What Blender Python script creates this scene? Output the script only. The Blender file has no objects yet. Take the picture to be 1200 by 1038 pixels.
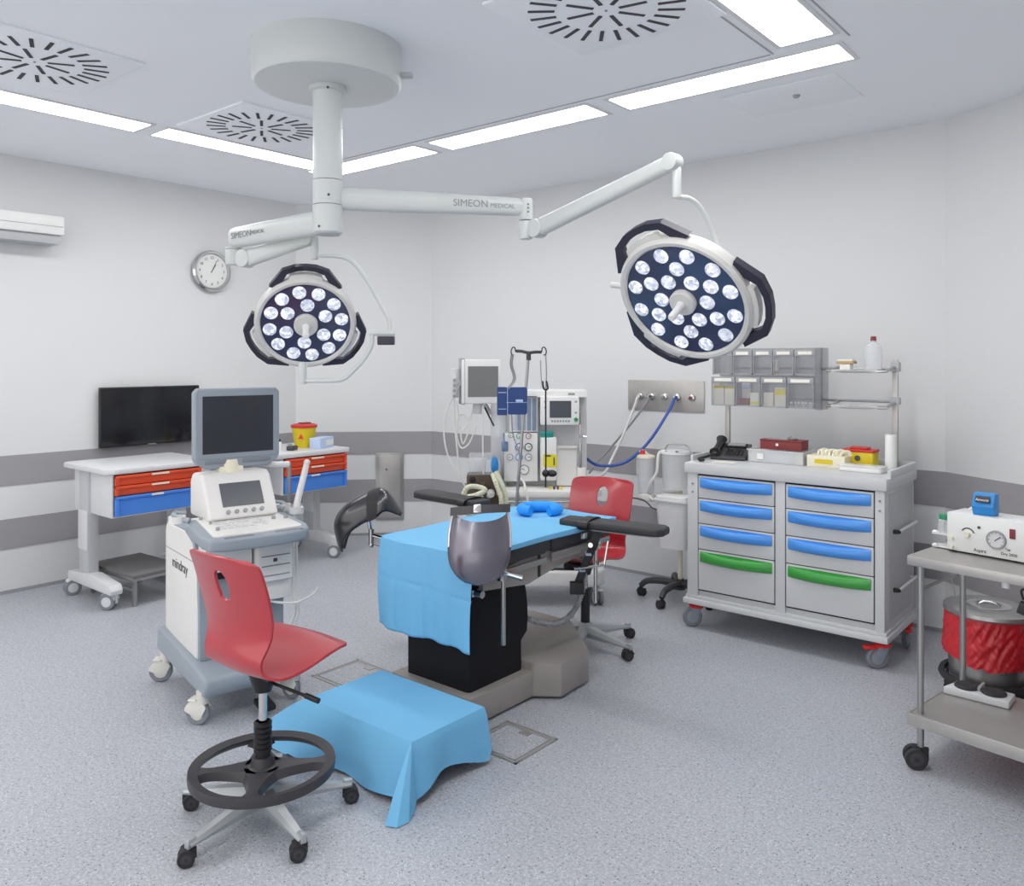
import bpy, bmesh, math, random
from math import sin, cos, pi, radians as R, hypot, atan2
from mathutils import Vector as V, Matrix as Mx, noise as mnoise

SC = bpy.context.scene
COL = SC.collection
random.seed(7)

# ------------------------------------------------------------------ camera, world, exposure
cam_d = bpy.data.cameras.new('camera'); cam = bpy.data.objects.new('camera', cam_d); COL.objects.link(cam)
cam.location = (0, 0, 1.6); cam.rotation_euler = (pi/2, 0, math.atan(0.8316))
cam_d.sensor_fit = 'HORIZONTAL'; cam_d.sensor_width = 36; cam_d.lens = 36*962/1200
cam_d.shift_y = -98/1200; cam_d.clip_start = 0.05
SC.camera = cam
wd = bpy.data.worlds.new('world'); SC.world = wd; wd.use_nodes = True
wd.node_tree.nodes['Background'].inputs[0].default_value = (1.0, .985, .965, 1)
wd.node_tree.nodes['Background'].inputs[1].default_value = 1.6
SC.view_settings.view_transform = 'Standard'; SC.view_settings.look = 'None'
SC.view_settings.gamma = 1; SC.view_settings.use_curve_mapping = False
SC.view_settings.exposure = 0.13
STRIP_POWER = 13.0
SC.cycles.use_denoising = True
SC.cycles.max_bounces = 10; SC.cycles.diffuse_bounces = 7; SC.cycles.glossy_bounces = 4
SC.cycles.transmission_bounces = 6; SC.cycles.transparent_max_bounces = 12
SC.cycles.sample_clamp_indirect = 6
SC.cycles.caustics_reflective = False; SC.cycles.caustics_refractive = False

# ------------------------------------------------------------------ materials
def lin(c):
    if isinstance(c, str):
        c = [int(c[i:i+2], 16)/255 for i in (0, 2, 4)]
    return [(x/12.92 if x <= .04045 else ((x+.055)/1.055)**2.4) for x in c] + [1]
def mat(name, col, rough=.5, metal=0, em=0, var=.04, scale=18, bump=0, alpha=1, trans=0, coat=0, spec=.5, stretch=None):
    m = bpy.data.materials.new(name); m.use_nodes = True
    nt = m.node_tree; N = nt.nodes; L = nt.links; b = N['Principled BSDF']
    c = lin(col)
    b.inputs['Base Color'].default_value = c
    b.inputs['Roughness'].default_value = rough; b.inputs['Metallic'].default_value = metal
    b.inputs['Specular IOR Level'].default_value = spec
    tc = N.new('ShaderNodeTexCoord'); no = N.new('ShaderNodeTexNoise'); no.inputs['Scale'].default_value = scale
    no.inputs['Detail'].default_value = 3
    src = tc.outputs['Object']
    if stretch:
        mp = N.new('ShaderNodeMapping'); mp.inputs['Scale'].default_value = stretch
        L.new(src, mp.inputs[0]); src = mp.outputs[0]
    L.new(src, no.inputs['Vector'])
    if var:
        mx = N.new('ShaderNodeMix'); mx.data_type = 'RGBA'
        mx.inputs[6].default_value = [x*(1-var) for x in c[:3]] + [1]
        mx.inputs[7].default_value = [min(1, x*(1+var)) for x in c[:3]] + [1]
        L.new(no.outputs['Fac'], mx.inputs[0]); L.new(mx.outputs[2], b.inputs['Base Color'])
    if bump:
        bp = N.new('ShaderNodeBump'); bp.inputs['Strength'].default_value = bump; bp.inputs['Distance'].default_value = .005
        L.new(no.outputs['Fac'], bp.inputs['Height']); L.new(bp.outputs[0], b.inputs['Normal'])
    if em:
        b.inputs['Emission Color'].default_value = c; b.inputs['Emission Strength'].default_value = em
    if alpha < 1: b.inputs['Alpha'].default_value = alpha
    if trans: b.inputs['Transmission Weight'].default_value = trans
    if coat: b.inputs['Coat Weight'].default_value = coat; b.inputs['Coat Roughness'].default_value = .14
    return m
M = {}
def A(k, *a, **kw): M[k] = mat(k, *a, **kw)
A('wall', 'd9dadb', .55, var=.01, scale=3)
A('ceiling', 'f3f5f9', .6, var=.01, scale=2)
A('panel', 'e0e1e2', .5, var=.01)
A('band', '9b999c', .4, var=.03, scale=6)
A('dark_slot', '3a3a40', .7)
A('dark_hole', '1c1c20', .8)
A('seam', 'aaacb0', .6)
A('white', 'e6e6e4', .35); A('white_gloss', 'e4e5e3', .22); A('cream', 'e8e2cc', .4)
A('arm_white', 'cdd1d0', .3, var=.01); A('lamp_rim', 'cfcecb', .3, var=.01)
A('navy', '2c2b3c', .45); A('lamp_glass', '39405c', .12, coat=.5, scale=5, var=.25)
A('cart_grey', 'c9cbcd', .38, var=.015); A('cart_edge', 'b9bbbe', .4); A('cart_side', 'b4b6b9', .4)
A('pale_grey', 'd3d4d6', .35); A('mid_grey', '9a9ca0', .45); A('grey_blue', '8d99a6', .4, var=.02)
A('us_white', 'e0dedb', .38, var=.015); A('us_grey', '949da6', .42, var=.02)
A('black', '1d1d20', .45); A('rubber', '2b2b2e', .65); A('black_soft', '313134', .55, bump=.15, scale=60)
A('plastic_dark', '3b393d', .42)
A('castor_grey', '7d828a', .5); A('castor_white', 'dcdad2', .4)
A('steel', 'a9a9a8', .3, metal=.85, scale=40, stretch=(1, 12, 12), var=.08)
A('steel_flat', 'b6b3b0', .33, metal=.65, var=.08, scale=20)
A('chrome', 'd0d0d0', .12, metal=1); A('alu', 'b2b7ba', .38, metal=.35)
A('base_taupe', '97928e', .5); A('bellows', '17171c', .75, spec=.3)
A('red_seat', 'ad2833', .33, var=.06, scale=8, coat=.6); A('red_castor', 'd8322e', .4); A('red_bag', 'bf2a33', .3, bump=.2, scale=7, var=.12)
A('red_dark', '7e2f30', .5); A('red_lid', 'c6302a', .45)
A('orange', 'dd5331', .42); A('blue_drawer', '4a88e0', .42); A('blue_handle', '4a92e2', .28); A('green_handle', '3c9a41', .28)
A('drape', '74b6df', .7, bump=.1, scale=90, var=.03, spec=.25); A('ring_blue', '1f95ee', .5, var=.08)
A('screen', '2e3138', .18, spec=.6); A('screen_tv', '15161c', .1, spec=.6); A('screen_grey', '4b4f57', .25); A('screen_soft', '7b7b7b', .35)
A('yellow', 'd9c21c', .45); A('yellow_tag', 'e4d92e', .5); A('teal', '0e8f84', .4); A('cuff', '2b4478', .7, bump=.2, scale=80)
A('hose_cream', 'd8dac6', .5); A('hose_white', 'dcdcd8', .4); A('hose_blue', '2c54a8', .4); A('hose_grey', '8b8d90', .45)
A('brown_metal', '5f5143', .45, metal=.3, var=.4, scale=30)
A('ink', '4b4b4f', .6); A('ink_soft', '8d9093', .6); A('paper', 'eceade', .7)
A('shell_black', '24232a', .27, spec=.7, coat=.4, var=.02)
A('shell_black_sheen', '6c6975', .27, metal=.6, var=.03, coat=.8, spec=.8); A('shell_rim', 'd5d2da', .2, metal=.4)  # front shell is black plastic; ceiling-light sheen put into its paler metallic colour
A('green_cap', '2a8d62', .45); A('box_blue', '2486cc', .4); A('box_blue_dark', '1c6cb0', .4)
A('tan', 'b99a72', .6); A('box_pale_blue', 'b9cbe8', .5); A('step_top', '6d6b6c', .6)
A('clear', 'dfe4e8', .08, alpha=.28, var=0); A('clear_grey', '8f9096', .15, alpha=.42, var=.02); A('bin_clear', '9a9ba2', .12, alpha=.22, var=.02)
A('clear_white', 'e6e9ec', .25, alpha=.42, var=0); A('clear_blue', '5f86b0', .15, alpha=.5, var=0)
# speckled sheet vinyl
def floor_mat():
    m = mat('floor_vinyl', 'a9adb8', .34, var=0); nt = m.node_tree; N = nt.nodes; L = nt.links; b = N['Principled BSDF']
    tc = N.new('ShaderNodeTexCoord')
    base = lin('a8abb4')
    prev = None
    n0 = N.new('ShaderNodeTexNoise'); n0.inputs['Scale'].default_value = 90; n0.inputs['Detail'].default_value = 4
    L.new(tc.outputs['Object'], n0.inputs['Vector'])
    r0 = N.new('ShaderNodeValToRGB'); r0.color_ramp.elements[0].position = .35; r0.color_ramp.elements[1].position = .68
    r0.color_ramp.elements[0].color = lin('a0a3ab'); r0.color_ramp.elements[1].color = lin('bdc0c6')
    L.new(n0.outputs['Fac'], r0.inputs[0]); prev = r0.outputs[0]
    for sc_, th, colr, rnd in ((85, .22, '50535c', .72), (120, .24, 'dfe2e8', .66), (150, .26, '7c808b', .62), (55, .16, '7a6f70', .88)):
        vo = N.new('ShaderNodeTexVoronoi'); vo.inputs['Scale'].default_value = sc_
        L.new(tc.outputs['Object'], vo.inputs['Vector'])
        lt = N.new('ShaderNodeMath'); lt.operation = 'LESS_THAN'; lt.inputs[1].default_value = th
        L.new(vo.outputs['Distance'], lt.inputs[0])
        sp = N.new('ShaderNodeSeparateColor'); L.new(vo.outputs['Color'], sp.inputs[0])
        gt = N.new('ShaderNodeMath'); gt.operation = 'GREATER_THAN'; gt.inputs[1].default_value = rnd
        L.new(sp.outputs[0], gt.inputs[0])
        mu = N.new('ShaderNodeMath'); mu.operation = 'MULTIPLY'; L.new(lt.outputs[0], mu.inputs[0]); L.new(gt.outputs[0], mu.inputs[1])
        mx = N.new('ShaderNodeMix'); mx.data_type = 'RGBA'; mx.inputs[7].default_value = lin(colr)
        L.new(mu.outputs[0], mx.inputs[0]); L.new(prev, mx.inputs[6]); prev = mx.outputs[2]
    L.new(prev, b.inputs['Base Color'])
    n1 = N.new('ShaderNodeTexNoise'); n1.inputs['Scale'].default_value = 2.5; n1.inputs['Detail'].default_value = 3
    L.new(tc.outputs['Object'], n1.inputs['Vector'])
    mr = N.new('ShaderNodeMapRange'); mr.inputs[3].default_value = .28; mr.inputs[4].default_value = .45
    L.new(n1.outputs['Fac'], mr.inputs[0]); L.new(mr.outputs[0], b.inputs['Roughness'])
    return m
M['floor'] = floor_mat()
def lamp_mats():
    m = bpy.data.materials.new('diffuser_light'); m.use_nodes = True; b = m.node_tree.nodes['Principled BSDF']
    b.inputs['Base Color'].default_value = (.9, .9, .9, 1); b.inputs['Emission Color'].default_value = (1, .985, .965, 1)
    b.inputs['Emission Strength'].default_value = STRIP_POWER
    M['diffuser'] = m
    m = mat('led_lens', '9aa0b4', .08, var=0, spec=.8); N = m.node_tree.nodes; L = m.node_tree.links; b = N['Principled BSDF']
    tc = N.new('ShaderNodeTexCoord'); vo = N.new('ShaderNodeTexVoronoi'); vo.inputs['Scale'].default_value = 75
    L.new(tc.outputs['Object'], vo.inputs['Vector'])
    rp = N.new('ShaderNodeValToRGB'); e = rp.color_ramp.elements
    e[0].position = 0; e[0].color = (.16, .19, .27, 1); e[1].position = 1; e[1].color = (1, 1, 1, 1)
    sp = N.new('ShaderNodeSeparateColor'); L.new(vo.outputs['Color'], sp.inputs[0]); L.new(sp.outputs[0], rp.inputs[0])
    L.new(rp.outputs[0], b.inputs['Emission Color']); b.inputs['Emission Strength'].default_value = .85
    bp = N.new('ShaderNodeBump'); bp.inputs['Strength'].default_value = .8; bp.inputs['Distance'].default_value = .006
    L.new(vo.outputs['Distance'], bp.inputs['Height']); L.new(bp.outputs[0], b.inputs['Normal'])
    M['led'] = m
lamp_mats()

# ------------------------------------------------------------------ geometry helpers
def smooth_path(pts, k=6, closed=False):
    P = [V(p) for p in pts]; n = len(P)
    if n < 3: return P
    out = []
    rng = range(n if closed else n-1)
    for i in rng:
        a = P[(i-1) % n] if closed or i > 0 else P[0]*2-P[1]
        b = P[i]; c = P[(i+1) % n]
        d = P[(i+2) % n] if closed or i+2 < n else P[-1]*2-P[-2]
        for j in range(k):
            t = j/k
            out.append(.5*((2*b)+(c-a)*t+(2*a-5*b+4*c-d)*t*t+(3*b-a-3*c+d)*t**3))
    if not closed: out.append(P[-1])
    return out
class G:
    def __init__(s): s.bm = bmesh.new()
    def _add(s, t, Mt=None, bev=0, seg=2):
        if bev:
            bmesh.ops.bevel(t, geom=[e for e in t.edges if e.is_manifold and e.calc_face_angle(0) > .5] , offset=bev, segments=seg, affect='EDGES', profile=.6, clamp_overlap=True)
        if Mt is not None: t.transform(Mt)
        me = bpy.data.meshes.new('tmp'); t.to_mesh(me); t.free(); s.bm.from_mesh(me); bpy.data.meshes.remove(me); return s
    def box(s, x0, x1, y0, y1, z0, z1, bev=0, M=None, seg=2):
        t = bmesh.new(); bmesh.ops.create_cube(t, size=1)
        t.transform(Mx.Translation(((x0+x1)/2, (y0+y1)/2, (z0+z1)/2)) @ Mx.Diagonal((abs(x1-x0), abs(y1-y0), abs(z1-z0), 1)))
        return s._add(t, M, bev, seg)
    def prism(s, pts, z0, z1, M=None, bev=0, seg=2):
        t = bmesh.new(); a = [t.verts.new((x, y, z0)) for x, y in pts]; b = [t.verts.new((x, y, z1)) for x, y in pts]
        n = len(pts); t.faces.new(a[::-1]); t.faces.new(b)
        for i in range(n): t.faces.new((a[i], a[(i+1) % n], b[(i+1) % n], b[i]))
        bmesh.ops.recalc_face_normals(t, faces=t.faces)
        return s._add(t, M, bev, seg)
    def cyl(s, p0, p1, r0, r1=None, n=16, bev=0):
        r1 = r0 if r1 is None else r1; p0 = V(p0); p1 = V(p1); d = p1-p0
        t = bmesh.new(); bmesh.ops.create_cone(t, cap_ends=True, segments=n, radius1=r0, radius2=max(r1, 1e-5), depth=d.length)
        q = V((0, 0, 1)).rotation_difference(d.normalized()).to_matrix().to_4x4()
        return s._add(t, Mx.Translation((p0+p1)/2) @ q, bev, 2)
    def lathe(s, prof, n=32, M=None):
        t = bmesh.new(); rings = []
        for r, z in prof:
            if r < 1e-6: rings.append([t.verts.new((0, 0, z))])
            else: rings.append([t.verts.new((r*cos(2*pi*i/n), r*sin(2*pi*i/n), z)) for i in range(n)])
        for a, b in zip(rings, rings[1:]):
            for i in range(n):
                j = (i+1) % n
                if len(a) == 1 and len(b) == 1: continue
                if len(a) == 1: t.faces.new((a[0], b[i], b[j]))
                elif len(b) == 1: t.faces.new((a[i], a[j], b[0]))
                else: t.faces.new((a[i], a[j], b[j], b[i]))
        bmesh.ops.recalc_face_normals(t, faces=t.faces)
        return s._add(t, M)
    def tube(s, pts, r, n=8, sm=True, k=6, closed=False, flat=1.0):
        P = smooth_path(pts, k, closed) if sm else [V(p) for p in pts]
        t = bmesh.new(); rings = []; m = len(P)
        T0 = None; up = None
        for i, p in enumerate(P):
            a = P[(i-1) % m] if (closed or i > 0) else P[i]; b = P[(i+1) % m] if (closed or i < m-1) else P[i]
            T = (b-a).normalized()
            if up is None:
                up = T.orthogonal().normalized() if abs(T.z) > .9 else (V((0, 0, 1))-T*T.z).normalized()
            else:
                up = (up-T*up.dot(T)).normalized()
            sd = T.cross(up)
            rr = r(i/(m-1)) if callable(r) else r
            rings.append([t.verts.new(p+up*rr*cos(2*pi*j/n)+sd*rr*flat*sin(2*pi*j/n)) for j in range(n)])
        q = list(zip(rings, rings[1:])) + ([(rings[-1], rings[0])] if closed else [])
        for a, b in q:
            for j in range(n): t.faces.new((a[j], a[(j+1) % n], b[(j+1) % n], b[j]))
        if not closed: t.faces.new(rings[0][::-1]); t.faces.new(rings[-1])
        bmesh.ops.recalc_face_normals(t, faces=t.faces)
        return s._add(t)
    def grid(s, fn, nu, nv, th=0, skip=None, M=None, wrap=False):
        t = bmesh.new(); vv = [[t.verts.new(fn(i/nu, j/nv)) for j in range(nv+(0 if wrap else 1))] for i in range(nu+1)]
        for i in range(nu):
            for j in range(nv):
                if skip and skip((i+.5)/nu, (j+.5)/nv): continue
                j2 = (j+1) % nv if wrap else j+1
                t.faces.new((vv[i][j], vv[i+1][j], vv[i+1][j2], vv[i][j2]))
        bmesh.ops.delete(t, geom=[v for v in t.verts if not v.link_faces], context='VERTS')
        if th:
            bmesh.ops.recalc_face_normals(t, faces=t.faces)
            bmesh.ops.solidify(t, geom=t.faces[:], thickness=th)
        return s._add(t, M)
    def ball(s, c, r, n=12, sc=(1, 1, 1)):
        t = bmesh.new(); bmesh.ops.create_uvsphere(t, u_segments=n, v_segments=max(6, n//2), radius=r)
        return s._add(t, Mx.Translation(c) @ Mx.Diagonal((*sc, 1)))
    def mesh(s, name, m, ang=35):
        me = bpy.data.meshes.new(name); s.bm.to_mesh(me); s.bm.free()
        for p in me.polygons: p.use_smooth = True
        me.set_sharp_from_angle(angle=R(ang))
        me.materials.append(m if not isinstance(m, str) else M[m]); return me
    def out(s, name, m, parent=None, label=None, world=False, ang=35, kind=None):
        me = s.mesh(name, m, ang)
        if world and parent is not None: me.transform(wm(parent).inverted())
        o = bpy.data.objects.new(name, me); COL.objects.link(o)
        if parent is not None: o.parent = parent
        if label: o['label'] = label
        if kind: o['kind'] = kind
        return o
WM = {}
def wm(o):
    while o.parent is not None: o = o.parent
    return WM.get(o.name, Mx.Identity(4))
def tag(o, label, cat, group=None):
    o['label'] = label; o['category'] = cat
    if group: o['group'] = group
    return o
def thing(name, label, cat, loc=(0, 0, 0), rz=0, group=None):
    o = bpy.data.objects.new(name, None); COL.objects.link(o); o.empty_display_size = .1
    o.location = loc; o.rotation_euler = (0, 0, rz)
    WM[o.name] = Mx.Translation(loc) @ Mx.Rotation(rz, 4, 'Z')
    return tag(o, label, cat, group)
def inst(src, name, parent, Mt=None, label=None):
    o = src.copy(); COL.objects.link(o); o.name = name; o.parent = parent
    if Mt is not None: o.matrix_basis = Mt
    if label: o['label'] = label
    return o
def meshobj(name, me, parent, Mt=None):
    o = bpy.data.objects.new(name, me); COL.objects.link(o); o.parent = parent
    if Mt is not None: o.matrix_basis = Mt
    return o
def struct(g, name, m, kindm=True):
    o = g.out(name, m); o['kind'] = 'structure'; return o
def text(name, s, size, m, parent, Mt, align='CENTER', ext=.0006):
    c = bpy.data.curves.new(name, 'FONT'); c.body = s; c.size = size; c.align_x = align; c.align_y = 'CENTER'; c.extrude = ext
    c.resolution_u = 3; c.materials.append(M[m])
    tmp = bpy.data.objects.new('tmp', c); COL.objects.link(tmp)
    me = bpy.data.meshes.new_from_object(tmp.evaluated_get(bpy.context.evaluated_depsgraph_get())); me.name = name
    bpy.data.objects.remove(tmp); bpy.data.curves.remove(c)
    o = bpy.data.objects.new(name, me); COL.objects.link(o); o.parent = parent; o.matrix_basis = Mt; return o
def frame(o, ex, ey, ez=None):
    ex = V(ex).normalized(); ey = V(ey).normalized(); ez = V(ez).normalized() if ez else ex.cross(ey).normalized()
    m = Mx.Identity(4)
    for i in range(3): m[i][0] = ex[i]; m[i][1] = ey[i]; m[i][2] = ez[i]; m[i][3] = o[i]
    return m
def T_(x, y, z): return Mx.Translation((x, y, z))
def RX(a): return Mx.Rotation(a, 4, 'X')
def RY(a): return Mx.Rotation(a, 4, 'Y')
def RZ(a): return Mx.Rotation(a, 4, 'Z')
def rrect(w, h, r, n=5, cx=0, cy=0):
    pts = []
    for sx, sy, a0 in ((1, 1, 0), (-1, 1, 90), (-1, -1, 180), (1, -1, 270)):
        for i in range(n+1):
            a = R(a0+90*i/n); pts.append((cx+sx*(w/2-r)+r*cos(a), cy+sy*(h/2-r)+r*sin(a)))
    return pts

# ------------------------------------------------------------------ room shell
XL, YB, ZC = -6.24, 5.315, 3.0
CH0 = (-6.24, 4.45); CH1 = (-5.375, 5.315); RT0 = (-1.122, 5.315)
RT1 = (RT0[0]+.863*3.4, RT0[1]-.583*3.4)
path = [(-6.24, -2.6), CH0, CH1, RT0, RT1, (RT1[0], -2.6)]
def wall(name, a, b, th=.12):
    d = (V(b)-V(a)).normalized(); n = V((-d.y, d.x))       # outward on the left of travel (room lies on the right)
    g = G(); g.prism([a, b, tuple(V(b)+n*th), tuple(V(a)+n*th)], 0, ZC); return struct(g, name, 'wall')
wall('wall_left', path[0], path[1]); wall('wall_corner', path[1], path[2]); wall('wall_back', path[2], path[3])
wall('wall_right', path[3], path[4]); wall('wall_side', path[4], path[5])   # the room stays open behind the camera
g = G(); g.box(-6.6, 2.2, -2.9, 5.6, -.1, 0); struct(g, 'floor', 'floor')
g = G(); g.box(-6.6, 2.2, -2.9, 5.6, ZC, ZC+.1); struct(g, 'ceiling', 'ceiling')
def offs(i, d):
    # inner offset of path vertex i by d
    p = V(path[i]); a = (p-V(path[i-1])).normalized() if i > 0 else None; b = (V(path[i+1])-p).normalized() if i < len(path)-1 else None
    na = V((a.y, -a.x)) if a else None; nb = V((b.y, -b.x)) if b else None
    if na is None: return p+nb*d
    if nb is None: return p+na*d
    m = (na+nb).normalized(); return p+m*(d/m.dot(na))
def strip(name, i0, i1, z0, z1, d, m, bev=0):
    o = [tuple(offs(i, d)) for i in range(i0, i1+1)]; w = [path[i] for i in range(i0, i1+1)]
    g = G(); g.prism(w+o[::-1], z0, z1); return struct(g, name, m)
strip('trim_1', 0, 5, .737, .942, .006, 'band')
strip('trim_2', 0, 5, .304, .508, .006, 'band')
strip('baseboard_left', 0, 1, 0, .022, .008, 'mid_grey'); strip('baseboard_back', 1, 4, 0, .022, .008, 'mid_grey')

# ceiling lights: a ring of long recessed panels
def ceiling_light(x0, x1, y0, y1, label, grp='recessed ceiling light panels in the ring'):
    cx, cy = (x0+x1)/2, (y0+y1)/2
    t = thing('ceiling_light', label, 'ceiling light', (cx, cy, ZC), 0, grp)
    hx, hy = (x1-x0)/2, (y1-y0)/2
    g = G(); w = .022
    for a in ((-hx-w, hx+w, -hy-w, -hy), (-hx-w, hx+w, hy, hy+w), (-hx-w, -hx, -hy, hy), (hx, hx+w, -hy, hy)):
        g.box(a[0], a[1], a[2], a[3], -.007, -.0005)
    g.out('frame', 'panel', t)
    g = G(); g.box(-hx, hx, -hy, hy, -.004, -.001); g.out('diffuser', 'diffuser', t)
XA, XB = -4.99, -4.77
ll = ['bright ceiling light strip on the left side, nearer the camera end', 'bright ceiling light strip between left strip end and the lamp column',
      'ceiling light strip just right of the white column', 'ceiling light strip in the middle of the right-hand row', 'ceiling light strip at the far right of the back row, meeting the corner',
      'wide-looking ceiling light strip running to the top picture edge at right']
ceiling_light(XA, XB, 1.18, 2.38, ll[0]); ceiling_light(XA, XB, 2.49, 3.70, ll[1])
ceiling_light(-5.06, -3.93, 3.72, 3.94, ll[2]); ceiling_light(-3.79, -2.57, 3.72, 3.94, ll[3]); ceiling_light(-2.42, -1.215, 3.72, 3.94, ll[4])
ceiling_light(-1.42, -1.19, 2.38, 3.58, ll[5])
for a, w_ in (((XA, XB, -.12, 1.08), 'third strip of the left row, outside the left picture edge'), ((XA, XB, -1.42, -.22), 'last strip of the left row, behind the camera'),
          ((-1.42, -1.19, 1.08, 2.28), 'second strip of the right-hand side row, above the frame'), ((-1.42, -1.19, -.22, .98), 'third strip of the right-hand side row, above the camera'),
          ((-1.42, -1.19, -1.52, -.32), 'last strip of the right-hand side row, behind the camera'), ((-5.0, -3.8, -1.86, -1.64), 'left strip of the row behind the camera'),
          ((-3.7, -2.5, -1.86, -1.64), 'middle strip of the row behind the camera'), ((-2.4, -1.2, -1.86, -1.64), 'right strip of the row behind the camera')):
    ceiling_light(*a, 'ceiling light, '+w_)
# ceiling seams (clean-room filter field inside the light ring)
g = G(); g.box(-1.49, -1.482, -1.5, 3.66, ZC-.0025, ZC); struct(g, 'trim_3', 'seam')
g = G(); g.box(-1.15, -1.143, -1.5, 3.66, ZC-.0025, ZC); struct(g, 'trim_4', 'seam')
g = G(); g.box(-4.75, -1.5, 3.655, 3.663, ZC-.0025, ZC); struct(g, 'trim_5', 'seam')
# swirl air diffusers
def vent(x, y, label, s=.35):
    t = thing('air_vent', label, 'air vent', (x, y, ZC), 0, 'swirl vents in the ceiling')
    g = G(); g.box(-s, s, -s, s, -.012, -.0005, bev=.003); g.out('plate', 'ceiling', t)
    r0, r1, w = .0, .0, .013
    me1 = G().box(.205, .312, -.0085, .0085, -.0145, -.0115).mesh('blade', M['dark_slot'])
    me2 = G().box(.055, .168, -.0085, .0085, -.0145, -.0115).mesh('blade', M['dark_slot'])
    for k in range(24): meshobj('slot', me1, t, RZ(2*pi*k/24+.13))
    for k in range(8): meshobj('slot', me2, t, RZ(2*pi*k/8+.2))
    g = G(); g.cyl((0, 0, -.0165), (0, 0, -.011), .006, n=10); g.out('screw', 'mid_grey', t)
vent(-4.16, 1.52, 'round slotted swirl vent in ceiling at the top left corner')
vent(-4.31, 2.83, 'round slotted swirl vent in ceiling left of the white column')
vent(-1.80, 2.75, 'large round slotted swirl vent in ceiling near the top edge, right of centre')
g = G(); g.box(-1.95, -1.35, 4.1, 4.55, ZC-.004, ZC-.0005, bev=.001)
tag(g.out('access_panel', 'ceiling'), 'faint square access panel in ceiling beyond the right light strips', 'access panel')
t = thing('smoke_detector', 'tiny round sensor on the ceiling right of the large vent', 'sensor', (-1.62, 4.3, ZC-.004))
g = G(); g.cyl((0, 0, -.012), (0, 0, 0), .014, .02); g.out('sensor_body', 'mid_grey', t)

# left wall: air curtain box, clock, tv
t = thing('wall_cabinet_unit', 'long white boxy wall unit high on the left wall', 'wall unit', (-6.24, 1.6, 2.4))
g = G(); g.box(0.0005, .2, -1.2, .80, .06, .19, bev=.012); g.out('cover', 'white', t)
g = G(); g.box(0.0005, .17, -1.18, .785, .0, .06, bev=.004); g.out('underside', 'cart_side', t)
g = G(); g.box(.199, .203, -1.19, .79, .115, .118); g.out('seam_line', 'mid_grey', t)
t = thing('wall_clock', 'round chrome-rimmed wall clock with white face on the left wall', 'clock', (-6.2395, 3.61, 2.325))
FM = Mx(((0, 0, 1, 0), (1, 0, 0, 0), (0, 1, 0, 0), (0, 0, 0, 1)))   # local xy plane -> facing +x
g = G(); g.lathe([(0, 0), (.155, 0), (.168, .01), (.170, .035), (.158, .052), (.146, .05), (.140, .028), (0, .028)], 48, FM); g.out('rim', 'chrome', t)
g = G(); g.lathe([(0, .0285), (.139, .0285), (.139, .031), (0, .031)], 48, FM); g.out('dial', 'white', t)
for h in range(1, 13):
    a = pi/2-2*pi*h/12; text('numeral', str(h), .032, 'ink', t, FM @ T_(.107*cos(a), .107*sin(a), .0318))
for name, a, L_, w in (('hour_hand', 31, .065, .007), ('minute_hand', 25, .1, .005)):
    g = G(); g.prism([(-w/2, -.015), (w/2, -.015), (w*.3, L_), (-w*.3, L_)], .033, .035, M=FM @ RZ(-R(a))); g.out(name, 'ink', t)
t = thing('wall_television', 'black flat television on the left wall above the work cart', 'television', (-6.24, 3.09, 1.17))
g = G(); g.box(.03, .065, -.39, .39, -.225, .222, bev=.006); g.out('casing', 'black', t)
g = G(); g.box(.0645, .067, -.38, .38, -.212, .212); g.out('screen', 'screen_tv', t)
g = G(); g.box(.0005, .031, -.1, .1, -.08, .08); g.out('wall_bracket', 'black', t)
g = G(); g.box(.0650, .0672, -.03, .03, -.222, -.216); g.out('badge', 'mid_grey', t)
# stainless return air panel in the corner
dch = V((1, 1, 0)).normalized(); nch = V((1, -1, 0)).normalized()
t = thing('air_return_panel', 'upright stainless steel panel on the far corner wall between striped bands', 'wall panel', (-5.645, 5.045, .14), 0)
F0 = frame((0, 0, 0), dch, (0, 0, 1), nch)
g = G()
g.box(-.125, .125, 0, .61, .0068, .014, bev=.002, M=F0); g.out('steel_frame', 'steel', t)
g = G(); g.box(-.095, .095, .02, .585, .014, .02, bev=.003, M=F0); g.out('steel_sheet', 'steel_flat', t)
g = G(); g.cyl(F0 @ V((-.03, .46, .02)), F0 @ V((-.03, .46, .027)), .01); g.out('lock', 'chrome', t)

# ------------------------------------------------------------------ floor hatches
def hatch(x0, x1, y0, y1, label):
    t = thing('floor_hatch', label, 'floor hatch', ((x0+x1)/2, (y0+y1)/2, 0), 0, 'floor hatches by the table')
    hx, hy = (x1-x0)/2, (y1-y0)/2
    g = G()
    for a, m in ((1, 0), (.84, .0)):
        X, Y, w = hx*a, hy*a, .010 if a == 1 else .005
        for b in ((-X, X, -Y, -Y+w), (-X, X, Y-w, Y), (-X, -X+w, -Y, Y), (X-w, X, -Y, Y)): g.box(*b, .0002, .003)
    g.out('steel_edge', 'steel_flat', t)
    g = G(); g.box(-hx+.01, hx-.01, -hy+.01, hy-.01, .0002, .0012); g.out('rim_plate', 'mid_grey', t)
    g = G(); g.box(-hx*.8, hx*.8, -hy*.8, hy*.8, .001, .0022); g.out('vinyl_insert', 'floor', t)
    g = G(); g.box(-.025, .025, hy*.55, hy*.8, .002, .005); g.out('lift_notch', 'steel_flat', t)
hatch(-2.34, -2.06, 2.50, 2.78, 'square flush floor hatch in front of the table base')
hatch(-3.43, -3.13, 2.54, 2.84, 'square flush floor hatch behind the blue draped step')

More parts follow.
